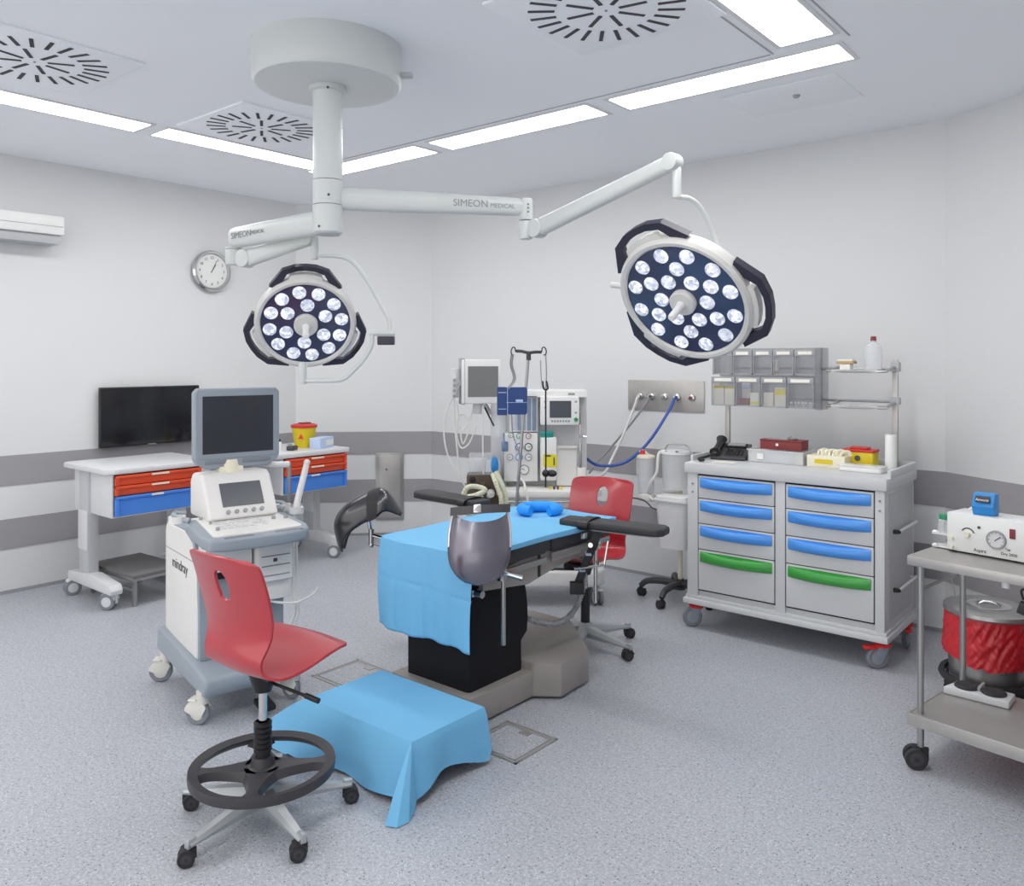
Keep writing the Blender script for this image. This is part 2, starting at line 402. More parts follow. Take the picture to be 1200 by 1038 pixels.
# ------------------------------------------------------------------ castors
def wheel_mesh(r, w, tyre, hub, style=0):
    g = G(); h = w/2
    g.lathe([(r*.62, -h), (r*.9, -h), (r, -h*.6), (r, h*.6), (r*.9, h), (r*.62, h)], 24, RX(pi/2)); a = g.mesh('tyre', M[tyre])
    g = G(); g.lathe([(0, -h*.9), (r*.3, -h*.95), (r*.64, -h*.8), (r*.64, h*.8), (r*.3, h*.95), (0, h*.9)], 24, RX(pi/2)); b = g.mesh('hub', M[hub])
    return a, b
WMESH = {}
def castor(parent, x, y, zt, r, steer, style, top=None):
    """style: chair (black hooded twin), twin (grey/white twin), fork (red topped single), plain, white"""
    key = (style, round(r, 3))
    D = {'chair': ('rubber', 'plastic_dark', .018, (-.014, .014), 'rubber'), 'twin': ('castor_grey', 'pale_grey', .022, (-.02, .02), 'pale_grey'),
         'fork': ('castor_grey', 'mid_grey', .028, (0,), 'grey_blue'), 'plain': ('rubber', 'plastic_dark', .018, (-.02, .02), 'rubber'),
         'us': ('castor_grey', 'castor_white', .024, (-.0, ), 'castor_white'), 'white': ('rubber', 'pale_grey', .02, (-.017, .017), 'white')}[style]
    if key not in WMESH: WMESH[key] = wheel_mesh(r, D[2], D[0], D[1])
    wmh = WMESH[key]; off = r*.45
    B = T_(x, y, 0) @ RZ(steer); ax = B @ V((-off, 0, r))
    g = G()
    if style in ('chair', 'plain', 'white', 'twin'):
        g.box(-off-r*.25, -off+r*1.15, -.007, .007, r*.75, r*2.0, bev=.004, M=B)
        g.cyl(B @ V((-off, -D[3][1]-D[2]/2, r)), B @ V((-off, D[3][1]+D[2]/2, r)), r*.25, n=10)
        if style in ('chair', 'twin', 'white'):
            def hood(u, v):
                a = R(15+115*u); yy = (v-.5)*(2*D[3][1]+D[2]*1.1); q = r*1.1
                return B @ V((-off+q*cos(a), yy, r+q*sin(a)))
            g.grid(hood, 8, 3, th=.003)
        g.cyl((x, y, r*1.6), (x, y, zt), .009, n=10)
    elif style == 'fork':
        for sg in (-1, 1):
            g.prism([(-off-r*.3, r*.8), (-off+r*.35, r*.75), (.03, r*2.0), (-.03, r*2.0)], sg*.019-.002, sg*.019+.002, M=B @ RX(pi/2))
        g.box(-.032, .032, -.022, .022, r*1.98, r*2.1, bev=.003, M=B)
        g.cyl((x, y, r*2.05), (x, y, zt), .016, n=12)
        g.cyl(B @ V((-off, -.024, r)), B @ V((-off, .024, r)), .009, n=10)
    elif style == 'us':
        # shrouded single wheel
        g.prism([(-off+r*1.02*cos(R(a)), r+r*1.02*sin(R(a))) for a in range(25, 176, 15)]+[(-off-.3*r, r*.8), (-off+.5*r, r*.7)], -.021, -.0135, M=B @ RX(pi/2), bev=.002)
        g.prism([(-off+r*.98*cos(R(a)), r+r*.98*sin(R(a))) for a in range(25, 176, 15)]+[(-off-.3*r, r*.8), (-off+.5*r, r*.7)], .0135, .021, M=B @ RX(pi/2), bev=.002)
        g.cyl((x, y, r*1.7), (x, y, zt), .024, .03, n=14)
        g.box(-off-.6*r, -off+.1*r, -.03, .03, r*1.9, r*2.08, bev=.005, M=B)
    c = g.out('castor', D[4], parent)
    for o in D[3]:
        wt = meshobj('wheel', wmh[0], c, B @ T_(-off, o, r))
        meshobj('hub_cap', wmh[1], c, B @ T_(-off, o, r))
    if style == 'fork':
        g = G(); g.lathe([(.012, 0), (.044, 0), (.046, .008), (.04, .016), (.012, .02)], 20, T_(x, y, zt-.034)); g.out('bumper_disc', 'red_castor', c)
        if top:
            g = G(); g.box(-.10, -.02, -.022, .022, r*1.75, r*2.1, bev=.01, M=B); g.out('brake_pedal', 'red_castor', c)
    return c

# ------------------------------------------------------------------ swivel chairs
def chair(x, y, face, base_a, label, ring, seat_dz=0.0, bo=0.0):
    t = thing('swivel_chair', label, 'chair', (x, y, 0), 0, 'red swivel chairs')
    F = RZ(face-pi/2)       # local +y is the facing direction
    prof = [(-.275+bo, .955), (-.252+bo, .90), (-.228+bo, .82), (-.208+bo, .735), (-.205+bo, .665), (-.212+bo, .608), (-.195+bo, .563), (-.14+bo*.7, .540), (-.06+bo*.3, .538), (.03, .552), (.12, .576), (.19, .588), (.24, .580)]
    wid = [.192, .196, .197, .190, .172, .158, .162, .182, .200, .208, .206, .198, .185]
    P = smooth_path([(0, a, b+seat_dz) for a, b in prof], 5); W_ = smooth_path([(w, 0, 0) for w in wid], 5); n = len(P)-1
    def fn(u, v):
        f = u*n; i = min(int(f), n-1); q = f-i
        p = P[i].lerp(P[i+1], q); w = W_[i].lerp(W_[i+1], q).x; s = (v-.5)*2
        cz = s*s
        tt = f/n*.98; arc = tt*1.0; rt_ = .045
        if arc < rt_: w -= rt_-math.sqrt(max(0, rt_**2-(rt_-arc)**2))
        ab = (1-u)*.98; rf = .07
        if ab < rf: w -= rf-math.sqrt(max(0, rf**2-(rf-ab)**2))
        bk = max(0, min(1, (.5-u)/.2)); se = 1-bk
        return F @ V((s*w, p.y+bk*cz*.03, p.z+se*cz*.010*(1-max(0, (u-.7)/.3)*1.5)))
    nu, nv = 60, 30
    u0, v0, a_, b_ = .135, .5, .056, .088
    g = G(); tb = bmesh.new()
    # hole: faces inside an ellipse dropped, rim vertices slid onto the ellipse
    def fh(u, v):
        du, dv = (u-u0)/a_, (v-v0)/b_; d = hypot(du, dv)
        if .55 < d < 1.0: k = 1/d; u, v = u0+du*k*a_, v0+dv*k*b_
        return fn(u, v)
    g.grid(fh, nu, nv, th=.011, skip=lambda u, v: hypot((u-u0)/a_, (v-v0)/b_) < .93)
    sh = g.out('seat_shell', 'red_seat', t, ang=60)
    sh.data.materials[0] = M['red_seat']
    sm = sh.modifiers.new('soft', 'BEVEL'); sm.width = .003; sm.segments = 2; sm.limit_method = 'ANGLE'; sm.angle_limit = R(50)
    # underseat mechanism
    g = G(); g.box(-.07, .07, -.03, .13, .50+seat_dz, .530+seat_dz, bev=.006, M=F); g.cyl((0, 0, .45+seat_dz), (0, 0, .515+seat_dz), .030, .05, n=16)
    g.cyl(F @ V((.02, .02, .475+seat_dz)), F @ V((.19, .04, .462+seat_dz)), .006, n=8); g.cyl(F @ V((.18, .04, .463+seat_dz)), F @ V((.24, .045, .458+seat_dz)), .010, n=8)
    g.out('seat_mechanism', 'black', t)
    g = G(); g.cyl((0, 0, .30), (0, 0, .45+seat_dz), .0145, n=16); g.out('gas_spring', 'chrome', t)
    g = G(); g.cyl((0, 0, .11), (0, 0, .325 if not ring else .335), .026, .024, n=18); 
    if ring:
        for k in range(6): g.lathe([(.024, 0), (.031, .003), (.031, .012), (.024, .016)], 18, T_(0, 0, .24+.018*k))
    g.out('column_sleeve', 'black', t)
    g = G()
    g.lathe([(0, .06), (.045, .065), (.048, .09), (.04, .125), (.03, .14), (0, .14)], 20)
    g.out('base_hub', 'alu', t)
    for k in range(5):
        a = base_a+2*pi*k/5; B = RZ(a)
        g = G()
        pts = [(.02, .118), (.29, .078), (.305, .07), (.305, .05), (.28, .05), (.02, .068)]
        def leg(u, v):
            xx = .03+.275*u; top = .122-.05*u; bot = .062-.002*u-(0 if u > .3 else .0); w = .030-.014*u
            ring4 = [(-w*.6, top), (w*.6, top), (w, (top+bot)/2), (w*.8, bot), (-w*.8, bot), (-w, (top+bot)/2)]
            q = ring4[int(round(v*6)) % 6]; return B @ V((xx, q[0], q[1]))
        g.grid(leg, 8, 6, wrap=True)
        g.prism([(-.016, -.01), (.016, -.01), (.016, .01), (-.016, .01)], 0, .03, M=B @ T_(.295, 0, .055), bev=.003)
        g.out('leg', 'alu', t, ang=30)
        castor(t, .295*cos(a), .295*sin(a), .06, .027, a*1.7+1.3+k, 'chair')
    if ring:
        zr = .195
        g = G(); g.lathe([(.222, 0), (.236, .004), (.245, .006), (.247, -.006), (.245, -.026), (.236, -.030), (.226, -.024), (.214, -.008), (.212, -.002), (.222, 0)], 64, T_(0, 0, zr))
        g.out('foot_ring', 'plastic_dark', t)
        for k in range(4):
            a = base_a*0+R(52)+pi/2*k+R([0, 6, 0, -6][k])
            g = G()
            def spoke(u, v, a=a):
                rr = .02+.20*u; w = .02+.062*(1-u)**2.2+.03*max(0, u-.75)**2*16
                s = (v-.5)*2; return V((rr*cos(a)-s*w*sin(a), rr*sin(a)+s*w*cos(a), zr-.004-(.028 if abs(s) > .9 else 0)))
            g.grid(spoke, 12, 8, th=.008)
            g.out('ring_spoke', 'plastic_dark', t)
        g = G(); g.lathe([(.026, .03), (.034, .03), (.042, 0), (.05, -.004), (.05, -.03), (.026, -.03)], 24, T_(0, 0, zr)); g.out('ring_collar', 'plastic_dark', t)
    return t
chair(-2.49, 1.64, R(92.9), R(-9.5), 'red swivel chair with black foot ring, nearest the camera', True, .0, .075)
chair(-2.61, 3.777, R(-81), R(-3), 'red swivel chair without foot ring, half hidden behind the operating table', False, -.045)

# ------------------------------------------------------------------ step stool under blue drape
t = thing('step_stool', 'low step stool hidden under a blue drape at the table foot', 'step', (-2.47, 2.235, 0))
g = G(); g.box(-.285, .285, -.18, .18, .19, .216, bev=.006); g.out('tread', 'step_top', t)
for sx in (-1, 1):
    for sy in (-1, 1):
        g = G(); g.cyl((sx*.26, sy*.155, 0), (sx*.26, sy*.155, .19), .013, n=10); g.out('leg', 'steel', t)
def step_drape():
    X0, X1, Y0, Y1, Z = -2.772, -2.165, 2.04, 2.43, .2195
    g = G()
    # perimeter with outward directions; s 0..4 over sides
    per = []
    def add(p, n, drop, fl): per.append((V(p), V(n).normalized(), drop, fl))
    N = 14
    for i in range(N+1):        # near side (facing -y), left to right
        q = i/N; add((X0+(X1-X0)*q, Y0), (.0, -1), .20-.012*cos(6*q), .035+.02*sin(9*q+.5)+.05*(1-q)**4)
    for a, dr, fl in ((-88, .213, .11), (-78, .2185, .15), (-62, .2185, .15), (-48, .2185, .12), (-30, .217, .055)):
        add((X1, Y0), (cos(R(a)), sin(R(a))), dr, fl)
    for i in range(N+1):        # right side (facing +x)
        q = i/N; add((X1, Y0+(Y1-Y0)*q), (1, 0), .20-.05*sin(pi*min(1, q*1.1))*.9+.0, .01+.012*sin(7*q+1))
    for a in (25, 55, 75): add((X1, Y1), (cos(R(a)), sin(R(a))), .17, .02)
    for i in range(N+1):
        q = i/N; add((X1+(X0-X1)*q, Y1), (0, 1), .18, .02+.015*sin(8*q))
    for a in (110, 135, 160): add((X0, Y1), (cos(R(a)), sin(R(a))), .2, .06)
    for i in range(N+1):
        q = i/N; add((X0, Y1+(Y0-Y1)*q), (-1, 0), .2+.012*q, .05+.2*q**2)
    for a, dr, fl in ((180, .217, .30), (188, .218, .33), (200, .216, .24), (225, .21, .12), (250, .205, .09)):
        add((X0, Y0), (cos(R(a)), sin(R(a))), dr, fl)
    n = len(per)
    def side(u, v):
        p, nn, dr, fl = per[int(round(v*n)) % n]
        k = u; b = .006
        wob = .006*sin(v*70)*k
        q = p+nn*(fl*k**.85+b*min(1, k*8)+wob)
        return V((q.x, q.y, Z+.004-dr*k-.002*min(1, k*8)))
    g.grid(side, 12, n, wrap=True)
    c = [V(p[0]) for p in per]; ctr = V(((X0+X1)/2, (Y0+Y1)/2))
    def top(u, v):
        p = per[int(round(v*n)) % n][0]; q = ctr.lerp(p, u)
        return V((q.x, q.y, Z+.004+.0012*sin(q.x*17)*sin(q.y*23)*(1-u**4)*1.5))
    g.grid(top, 8, n, wrap=True)
    bmesh.ops.remove_doubles(g.bm, verts=g.bm.verts, dist=.0006)
    bmesh.ops.recalc_face_normals(g.bm, faces=g.bm.faces)
    o = g.out('step_drape', 'drape', ang=28)
    return o
tag(step_drape(), 'light blue disposable drape covering the low step on the floor', 'drape')

# ------------------------------------------------------------------ operating table
tb = thing('operating_table', 'operating table with black pads, steel rails and dark pedestal', 'operating table', (-2.65, 3.0, 0))
def tw(g, name, m, label=None, ang=35, par=None): return g.out(name, m, par or tb, label=label, world=True, ang=ang)
X0, X1 = -2.905, -2.325
g = G(); g.box(-2.90, -2.395, 2.60, 3.12, .012, .135, bev=.012); tw(g, 'base_beam', 'base_taupe')
g = G(); g.prism([(-2.97, 3.03), (-2.395, 3.03), (-2.285, 3.11), (-2.30, 3.36), (-2.62, 3.66), (-2.90, 3.68), (-3.02, 3.58), (-3.07, 3.12)], .012, .172, bev=.014); tw(g, 'base_foot', 'base_taupe')
g = G(); g.box(-2.93, -2.42, 2.63, 3.1, .0, .012); g.prism([(-2.93, 3.06), (-2.42, 3.06), (-2.33, 3.14), (-2.34, 3.32), (-2.64, 3.6), (-2.95, 3.6)], 0, .012); tw(g, 'floor_pad', 'rubber')
# pedestal: lower box and a flared bellows
def ped(u, v):
    z = .135+.555*u
    k = [(0, 0), (.35, 0), (.55, .02), (.78, -.01), (1, -.03)]
    y1 = 3.02 + (.05*sin(pi*min(1, u/.9)) if u > .25 else .0) - max(0, u-.75)*.25
    xa, xb = -2.845, -2.445; ya = 2.645
    if u > .8: xa += (u-.8)*.15; xb -= (u-.8)*.15; ya += (u-.8)*.3
    c = rrect(xb-xa, y1-ya, .02, 3, (xa+xb)/2, (ya+y1)/2); p = c[int(round(v*len(c))) % len(c)]
    return V((p[0], p[1], z))
nv = len(rrect(1, 1, .1, 3))
g = G(); g.grid(ped, 16, nv, wrap=True); tw(g, 'pedestal_cover', 'bellows')
g = G(); g.box(-2.86, -2.5, 2.72, 3.35, .60, .69, bev=.01); tw(g, 'table_frame', 'steel_flat')
# side profiles carrying the pads
for x in (X1-.012, X0+.012):
    g = G()
    for (ya, yb, z) in ((2.62, 3.06, .66), (3.10, 3.60, .672)):
        g.box(x-.005, x+.005, ya, yb, z-.014, z+.014, bev=.002)
    tw(g, 'side_rail', 'steel')
    g = G()
    for (ya, yb, z) in ((2.62, 3.06, .66), (3.10, 3.60, .672)):
        for q in (.08, .92): g.box(x-(.02 if x > -2.6 else -.02), x, ya+(yb-ya)*q-.012, ya+(yb-ya)*q+.012, z-.01, z+.01)
    tw(g, 'rail_spacer', 'chrome')
for x, sg in ((X1-.045, 1), (X0+.045, -1)):
    g = G(); g.prism([(2.64, .655), (3.0, .70), (3.56, .705), (3.56, .64), (3.16, .60), (2.95, .565), (2.64, .60)], x-.014, x+.014, M=Mx(((0, 0, 1, 0), (1, 0, 0, 0), (0, 1, 0, 0), (0, 0, 0, 1))), bev=.006)
    tw(g, 'side_beam', 'base_taupe')
g = G(); g.box(X1-.055, X1-.028, 3.02, 3.04, .585, .70, bev=.002); tw(g, 'hinge', 'black')
g = G(); g.box(X1-.03, X1-.022, 3.12, 3.36, .640, .668, bev=.006); tw(g, 'hinge_cover', 'steel_flat')
for (ya, yb) in ((2.56, 3.085), (3.095, 3.64)):
    g = G(); g.box(X0, X1, ya, yb, .70, .772, bev=.014); tw(g, 'pad', 'black_soft', ang=50)
    g = G(); g.box(X0+.02, X1-.02, ya+.02, yb-.02, .69, .701); tw(g, 'pad_board', 'plastic_dark')
g = G(); 
for x in (X1-.09,): g.cyl((x-.02, 2.60, .60), (x+.09, 2.60, .60), .016, n=12); g.box(x, x+.05, 2.58, 2.62, .585, .615, bev=.004)
tw(g, 'rail_clamp', 'chrome')
# corrugated cable under the table
g = G(); P = [(-2.50, 3.06, .37), (-2.44, 3.10, .345), (-2.40, 3.22, .31), (-2.40, 3.36, .33), (-2.42, 3.48, .42), (-2.46, 3.54, .55), (-2.5, 3.5, .64)]
sp = smooth_path(P, 20); g.tube(sp, lambda u: .0135+.0028*sin(u*420), n=10, sm=False); tw(g, 'conduit', 'hose_grey')
# the arm supports
def armboard(x, y, z, ang, L_, lab, strap):
    t = thing('arm_board', lab, 'arm board', (x, y, z), ang, 'padded arm boards')
    g = G()
    out = [(0, -.058), (L_-.10, -.075), (L_-.03, -.07), (L_, -.04), (L_, .04), (L_-.03, .07), (L_-.10, .075), (0, .058)]
    g.prism(out, 0, .038, bev=.013, seg=3); g.out('pad', 'black_soft', t, ang=50)
    g = G(); g.box(.02, L_-.05, -.045, .045, -.008, 0); g.out('board', 'steel_flat', t)
    g = G(); g.cyl((.06, 0, -.008), (.06, 0, -.075), .018, n=12); g.box(.0, .12, -.02, .02, -.06, -.03, bev=.004); g.out('clamp', 'chrome', t)
    q = strap
    def st(u, v):
        a = 2*pi*u; w = (v-.5)*.055
        e = 2.5; cx_ = abs(cos(a))**(2/e)*(1 if cos(a) > 0 else -1); sx_ = abs(sin(a))**(2/e)*(1 if sin(a) > 0 else -1)
        return V((q+w, cx_*.084, .018+sx_*.030))
    g = G(); g.grid(st, 32, 4, th=.003); s = g.out('strap', 'black', t)
    return t
al = armboard(-2.95, 3.31, .80, R(176), .54, 'black padded arm board sticking out on the left side of the table', .10)
ar = armboard(-2.43, 3.33, .775, R(9), .54, 'black padded arm board on the right side of table with hanging strap', .14)
g = G()
def hs(u, v):
    p = [V((-2.235, 3.35, .785)), V((-2.25, 3.33, .70)), V((-2.29, 3.315, .60)), V((-2.325, 3.30, .50))]
    f = u*3; i = min(int(f), 2); q = p[i].lerp(p[i+1], f-i); return q+V((.769, .639, 0))*(v-.5)*.045+V((0, 0, .01))*(v-.5)
g.grid(hs, 12, 3, th=.003); s = g.out('hanging_strap', 'black', ar, world=True)
g = G(); g.box(-.014, .014, -.001, .001, -.03, .03, M=frame((-2.272, 3.312, .655), (.769, .639, .02), (.25, .05, 1))); g.box(-.014, .014, -.001, .001, -.02, .02, M=frame((-2.300, 3.302, .57), (.769, .639, .02), (.25, .05, 1))); g.out('strap_label', 'box_pale_blue', ar, world=True)
g = G(); g.box(-.035, .035, -.02, .02, -.03, .03, bev=.006, M=frame((-2.33, 3.30, .48), (.769, .639, 0), (-.639, .769, 0))); g.out('strap_buckle', 'black', ar, world=True)
g = G(); g.cyl((-2.295, 3.41, .75), (-2.295, 3.41, .39), .010, n=12); g.box(-2.315, -2.275, 3.39, 3.43, .655, .70, bev=.004); g.cyl((-2.30, 3.41, .68), (-2.25, 3.30, .70), .012, n=10)
g.cyl((-2.28, 3.2, .60), (-2.25, 3.42, .58), .006, n=8); g.cyl((-2.25, 3.42, .58), (-2.24, 3.44, .70), .006, n=8); g.out('support_rod', 'chrome', ar, world=True)
# blue drape on the table
def table_drape():
    xa, xb = X0-.004, X1+.004; zt = .7795; yh = 3.63; yf = 2.550
    rows = []
    def fn(u, v):
        # u along: 0 head .. 1 hem ; v across
        s = v
        La = yh-yf; drop = .395+.02*(1-s)+.025*max(0, s-.55)-.03*max(0, .25-s)*2
        tot = La+drop; d = u*tot
        side = 0
        wb = .0045*sin(s*23+d*3)+.004*sin(s*9-d*5)
        # across profile incl. hanging edges
        ext = .03
        full = (xb-xa)+2*ext; a = s*full-ext
        if a < 0: x = xa-.003; zz = a
        elif a > xb-xa: x = xb+.003; zz = -(a-(xb-xa))
        else: x = xa+a; zz = 0
        if d < La:
            y = yh-d; z = zt+zz*(1 if a < 0 else max(.3, 1.0-.4*d/La))+.0018*sin(x*14+y*9)*(1 if zz == 0 else 0)
            if d > La-.03: z -= .004*((d-(La-.03))/.03)
            return V((x+(.004*sin(y*14) if zz else 0), y, z))
        e = d-La
        k = min(1, e/.39)
        xx = xa-.0+(xb-xa)*s
        pull = .03*k*(1-2*s)*0
        cr = .0035*(math.exp(-((s-.22)/.012)**2)+math.exp(-((s-.5)/.012)**2)-math.exp(-((s-.78)/.012)**2))*min(1, k*6)-.004*math.exp(-((e-.17-.02*s)/.007)**2)
        return V((xx-.012*k*(1-s), yf-.006-.010*sin(pi*k)-wb*k*2.2-.012*k-cr, zt-.004-e))
    g = G(); g.grid(fn, 130, 110, th=0)
    o = g.out('table_drape', 'drape', ang=30)
    so = o.modifiers.new('thick', 'SOLIDIFY'); so.thickness = .0015; so.offset = 1
    return o
tag(table_drape(), 'light blue drape over the operating table, hanging at its foot end', 'drape')
# fold creases as real shallow ridges are carried by the material bump
def ring_pillow():
    t = thing('ring_pillow', 'bright blue horseshoe gel headrest on the draped table', 'headrest', (-2.66, 3.43, .786), R(40))
    g = G(); pts = [(.095*cos(R(a)), .075*sin(R(a)), .024) for a in range(-62, 243, 12)]
    g.tube(pts, lambda u: .030-.006*abs(u-.5), n=14, k=2); g.out('gel_ring', 'ring_blue', t, ang=60)
ring_pillow()
# leg holder shells
def shell_front():
    t = thing('leg_holder', 'dark glossy leg holder shell at the right foot corner of table', 'leg holder', (-2.29, 2.66, .66), 0, 'leg holder shells')
    rt = V((.769, .639, 0)); up = V((-.22, .30, 1)).normalized(); fwd = rt.cross(up).normalized()   # fwd points to the viewer side
    if fwd.dot(V((.639, -.769, 0))) < 0: fwd = -fwd
    C0 = V((-2.285, 2.535, .83))
    def prof(u):  # u 0 top .. 1 bottom : height and half width
        h = .142-.30*u
        w = .112+.015*sin(pi*min(1, u*1.3)) if u < .5 else .127*math.sqrt(max(0, 1-((u-.5)/.5)**2.3))
        return h, w
    def fn(u, v):
        h, w = prof(u); s = (v-.5)*2
        ang = s*R(72); dep = (cos(ang)-cos(R(72)))*.085*(1 if u < .55 else max(0, 1-((u-.55)/.45)**2)*.9+.1)
        topdip = -.055*(1-s*s)*(1-u)**3
        return C0+rt*(w*sin(ang)/sin(R(72)))+up*(h+topdip)+fwd*(dep-.02)
    g = G(); g.grid(fn, 26, 24, th=.006); g.out('shell', 'shell_black_sheen', t, world=True, ang=60)
    for sg in (-1, 1):
        g = G()
        P = [fn(u, .5+sg*.5)+fwd*.004 for u in (0, .12, .25, .38, .5)]
        g.tube(P, .0075, n=8, flat=1.2); g.out('rim_flange', 'shell_rim', t, world=True)
    # strap across the top
    def st(u, v):
        s = (u-.5)*2; return C0+rt*(.125*s)+up*(.142+.035*(v-.5)+.008*s)+fwd*(.012+.014*(1-s*s))
    g = G(); g.grid(st, 20, 3, th=.004); sp_ = g.out('strap', 'plastic_dark', t, world=True)
    g = G(); g.box(-.016, .016, -.017, .017, 0, .006, bev=.002, M=frame(C0+up*.145+fwd*.026-rt*.012, rt, up)); g.out('buckle', 'chrome', sp_, world=True)
    g = G(); a = C0+fwd*(-.03)-up*.06+rt*.03; b = V((-2.30, 2.69, .68))
    g.cyl(a, b, .011, n=10); g.box(-.02, .02, -.022, .022, -.025, .025, bev=.005, M=T_(-2.31, 2.70, .67)); g.cyl((-2.29, 2.70, .68), (-2.22, 2.74, .66), .011, n=10); g.out('clamp', 'chrome', t, world=True)
    g = G(); g.cyl((-2.298, 2.705, .73), (-2.298, 2.705, .365), .0105, n=14, bev=.002); g.out('rod', 'steel', t, world=True)
shell_front()
def shell_back():
    t = thing('leg_holder', 'black curved leg holder gutter at the far left side of the table', 'leg holder', (-2.9, 2.7, .66), 0, 'leg holder shells')
    rt = V((.769, .639, 0)); vw = V((.639, -.769, 0))
    C0 = V((-3.24, 2.66, .80))
    up_ = [(-.075, -.150), (-.098, -.02), (-.05, .065), (.04, .122), (.125, .152), (.175, .130), (.238, .03)]
    lo_ = [(-.052, -.158), (-.040, -.10), (-.008, -.055), (.055, -.010), (.118, .018), (.165, .050), (.235, .020)]
    hw = [.030, .062, .075, .078, .078, .068, .03]
    P = smooth_path([(a, 0, b) for a, b in up_], 6); Q_ = smooth_path([(a, 0, b) for a, b in lo_], 6); Wd = smooth_path([(w, 0, 0) for w in hw], 6); n = len(P)-1
    def fn(u, v):
        f = u*n; i = min(int(f), n-1); p = P[i].lerp(P[i+1], f-i); w = Wd[i].lerp(Wd[i+1], f-i).x; l = Q_[i].lerp(Q_[i+1], f-i)
        a = (v-.5)*R(180); d = (l-p)*(1-cos(a))**.9
        return C0+rt*(p.x+d.x)+V((0, 0, p.z+d.z))+vw*(w*math.copysign(abs(sin(a))**.8, sin(a)))
    g = G(); g.grid(fn, 35, 20); bmesh.ops.recalc_face_normals(g.bm, faces=g.bm.faces); o = g.out('shell', 'shell_black', t, world=True, ang=60); md = o.modifiers.new('thick', 'SOLIDIFY'); md.thickness = .006; md.offset = 0
    def st(u, v): 
        a_ = fn(.56+.12*v, u); c_ = C0+rt*.11+V((0, 0, .06)); return a_+(a_-c_).normalized()*.005
    g = G(); g.grid(st, 18, 3, th=.003); g.out('strap', 'rubber', t, world=True)
    g = G(); j = C0+rt*.065+V((0, 0, -.01)); k = C0+rt*.085+V((0, 0, -.08)); m_ = k+V((0, 0, -.05)); e = V((-2.93, 2.80, .67))
    g.cyl(j+V((0, 0, .05)), k, .010, n=10); g.cyl(k+V((0, 0, .03)), m_, .014, n=12); g.cyl(k, e, .009, n=10); g.cyl(m_, e+V((0, 0, -.03)), .005, n=8); g.ball(m_, .016); g.out('joint', 'chrome', t, world=True)
shell_back()

# ------------------------------------------------------------------ IV pole with cuff and stethoscope
t = thing('drip_stand_pole', 'steel drip pole with black hooked crossbar rising behind the table', 'drip pole', (-2.97, 3.62, .66))
g = G(); g.cyl((-2.99, 3.60, .50), (-2.945, 3.69, 1.62), .0095, .0085, n=12); g.box(-3.0, -2.9, 3.58, 3.62, .655, .695, bev=.005); g.out('pole', 'steel', t, world=True)
rt = V((.769, .639, 0))
ctr = V((-2.944, 3.69, 1.63))
g = G(); g.tube([ctr-rt*.075+V((0, 0, .018)), ctr-rt*.04+V((0, 0, .016)), ctr+V((0, 0, .008)), ctr+rt*.04+V((0, 0, .012)), ctr+rt*.075+V((0, 0, .012))], .009, n=8); g.cyl(ctr-V((0, 0, .035)), ctr+V((0, 0, .01)), .014, n=10); g.out('crossbar', 'plastic_dark', t, world=True)
for s in (-1, 1):
    g = G(); b = ctr+rt*.075*s+V((0, 0, .013)); g.tube([b, b+rt*.004*s+V((0, 0, .022)), b+rt*.016*s+V((0, 0, .026)), b+rt*.026*s+V((0, 0, .006)), b+rt*.022*s+V((0, 0, -.015)), b+rt*.010*s+V((0, 0, -.018))], .0035, n=6); g.out('hook', 'black', t, world=True)
cf = thing('blood_pressure_cuff', 'navy blue blood pressure cuff hanging from the drip pole', 'blood pressure cuff', (-2.97, 3.60, 1.35))
F1 = frame((-2.985, 3.585, 1.365), rt, (0, 0, 1), V((.639, -.769, 0)))
g = G(); g.prism(rrect(.115, .155, .014, cx=.032), 0, .018, M=F1, bev=.004); g.prism(rrect(.06, .16, .008, cx=-.052, cy=-.002), .002, .014, M=F1, bev=.003); g.out('cuff', 'cuff', cf, world=True)
g = G(); g.box(-.03, .09, -.002, 0, 0, .0008, M=F1 @ T_(0, -.008, .0185)); g.box(-.01, .03, -.008, .008, 0, .0008, M=F1 @ T_(.035, 0, .0185)); g.ball(F1 @ V((.042, -.002, .018)), .014, sc=(1, 1, .25)); g.box(-.075, -.03, .045, .049, .0142, .015, M=F1); g.box(-.075, -.03, -.045, -.048, .0142, .015, M=F1); g.box(-.024, -.021, -.078, .078, .018, .019, M=F1); g.out('print', 'box_pale_blue', cf, world=True)
hk = ctr-rt*.095+V((0, 0, -.002))
g = G()
for dx in (-.004, .006): g.tube([hk+rt*dx, hk+V((0, 0, -.06))-rt*(.006-dx), hk+V((.0, 0, -.14))+rt*(.012+dx), F1 @ V((-.02+dx, .07, .02))], .0045, n=6)
g.out('air_hose', 'hose_grey', cf, world=True)
g = G(); a = F1 @ V((.0, -.075, .01)); g.tube([a, a+V((0, 0, -.12))+rt*.01, a+V((0, 0, -.25))+rt*.05, a+V((0, 0, -.42))+rt*.035, a+V((0, 0, -.56))+rt*.08], .0035, n=6); g.out('lower_hose', 'hose_grey', cf, world=True)
st_ = thing('stethoscope', 'dark stethoscope hanging from the right hook of drip pole', 'stethoscope', (-2.86, 3.75, 1.3))
b = ctr+rt*.098+V((0, 0, -.005)); jn = b+V((0, 0, -.20))
g = G(); g.tube([b-rt*.03+V((0, 0, -.03)), b-rt*.027+V((0, 0, -.11)), b-rt*.02+V((0, 0, -.175)), jn], .003, n=6); g.tube([b, b+rt*.004+V((0, 0, -.1)), b+rt*.002+V((0, 0, -.165)), jn], .0035, n=6); g.out('ear_tube', 'steel', st_, world=True)
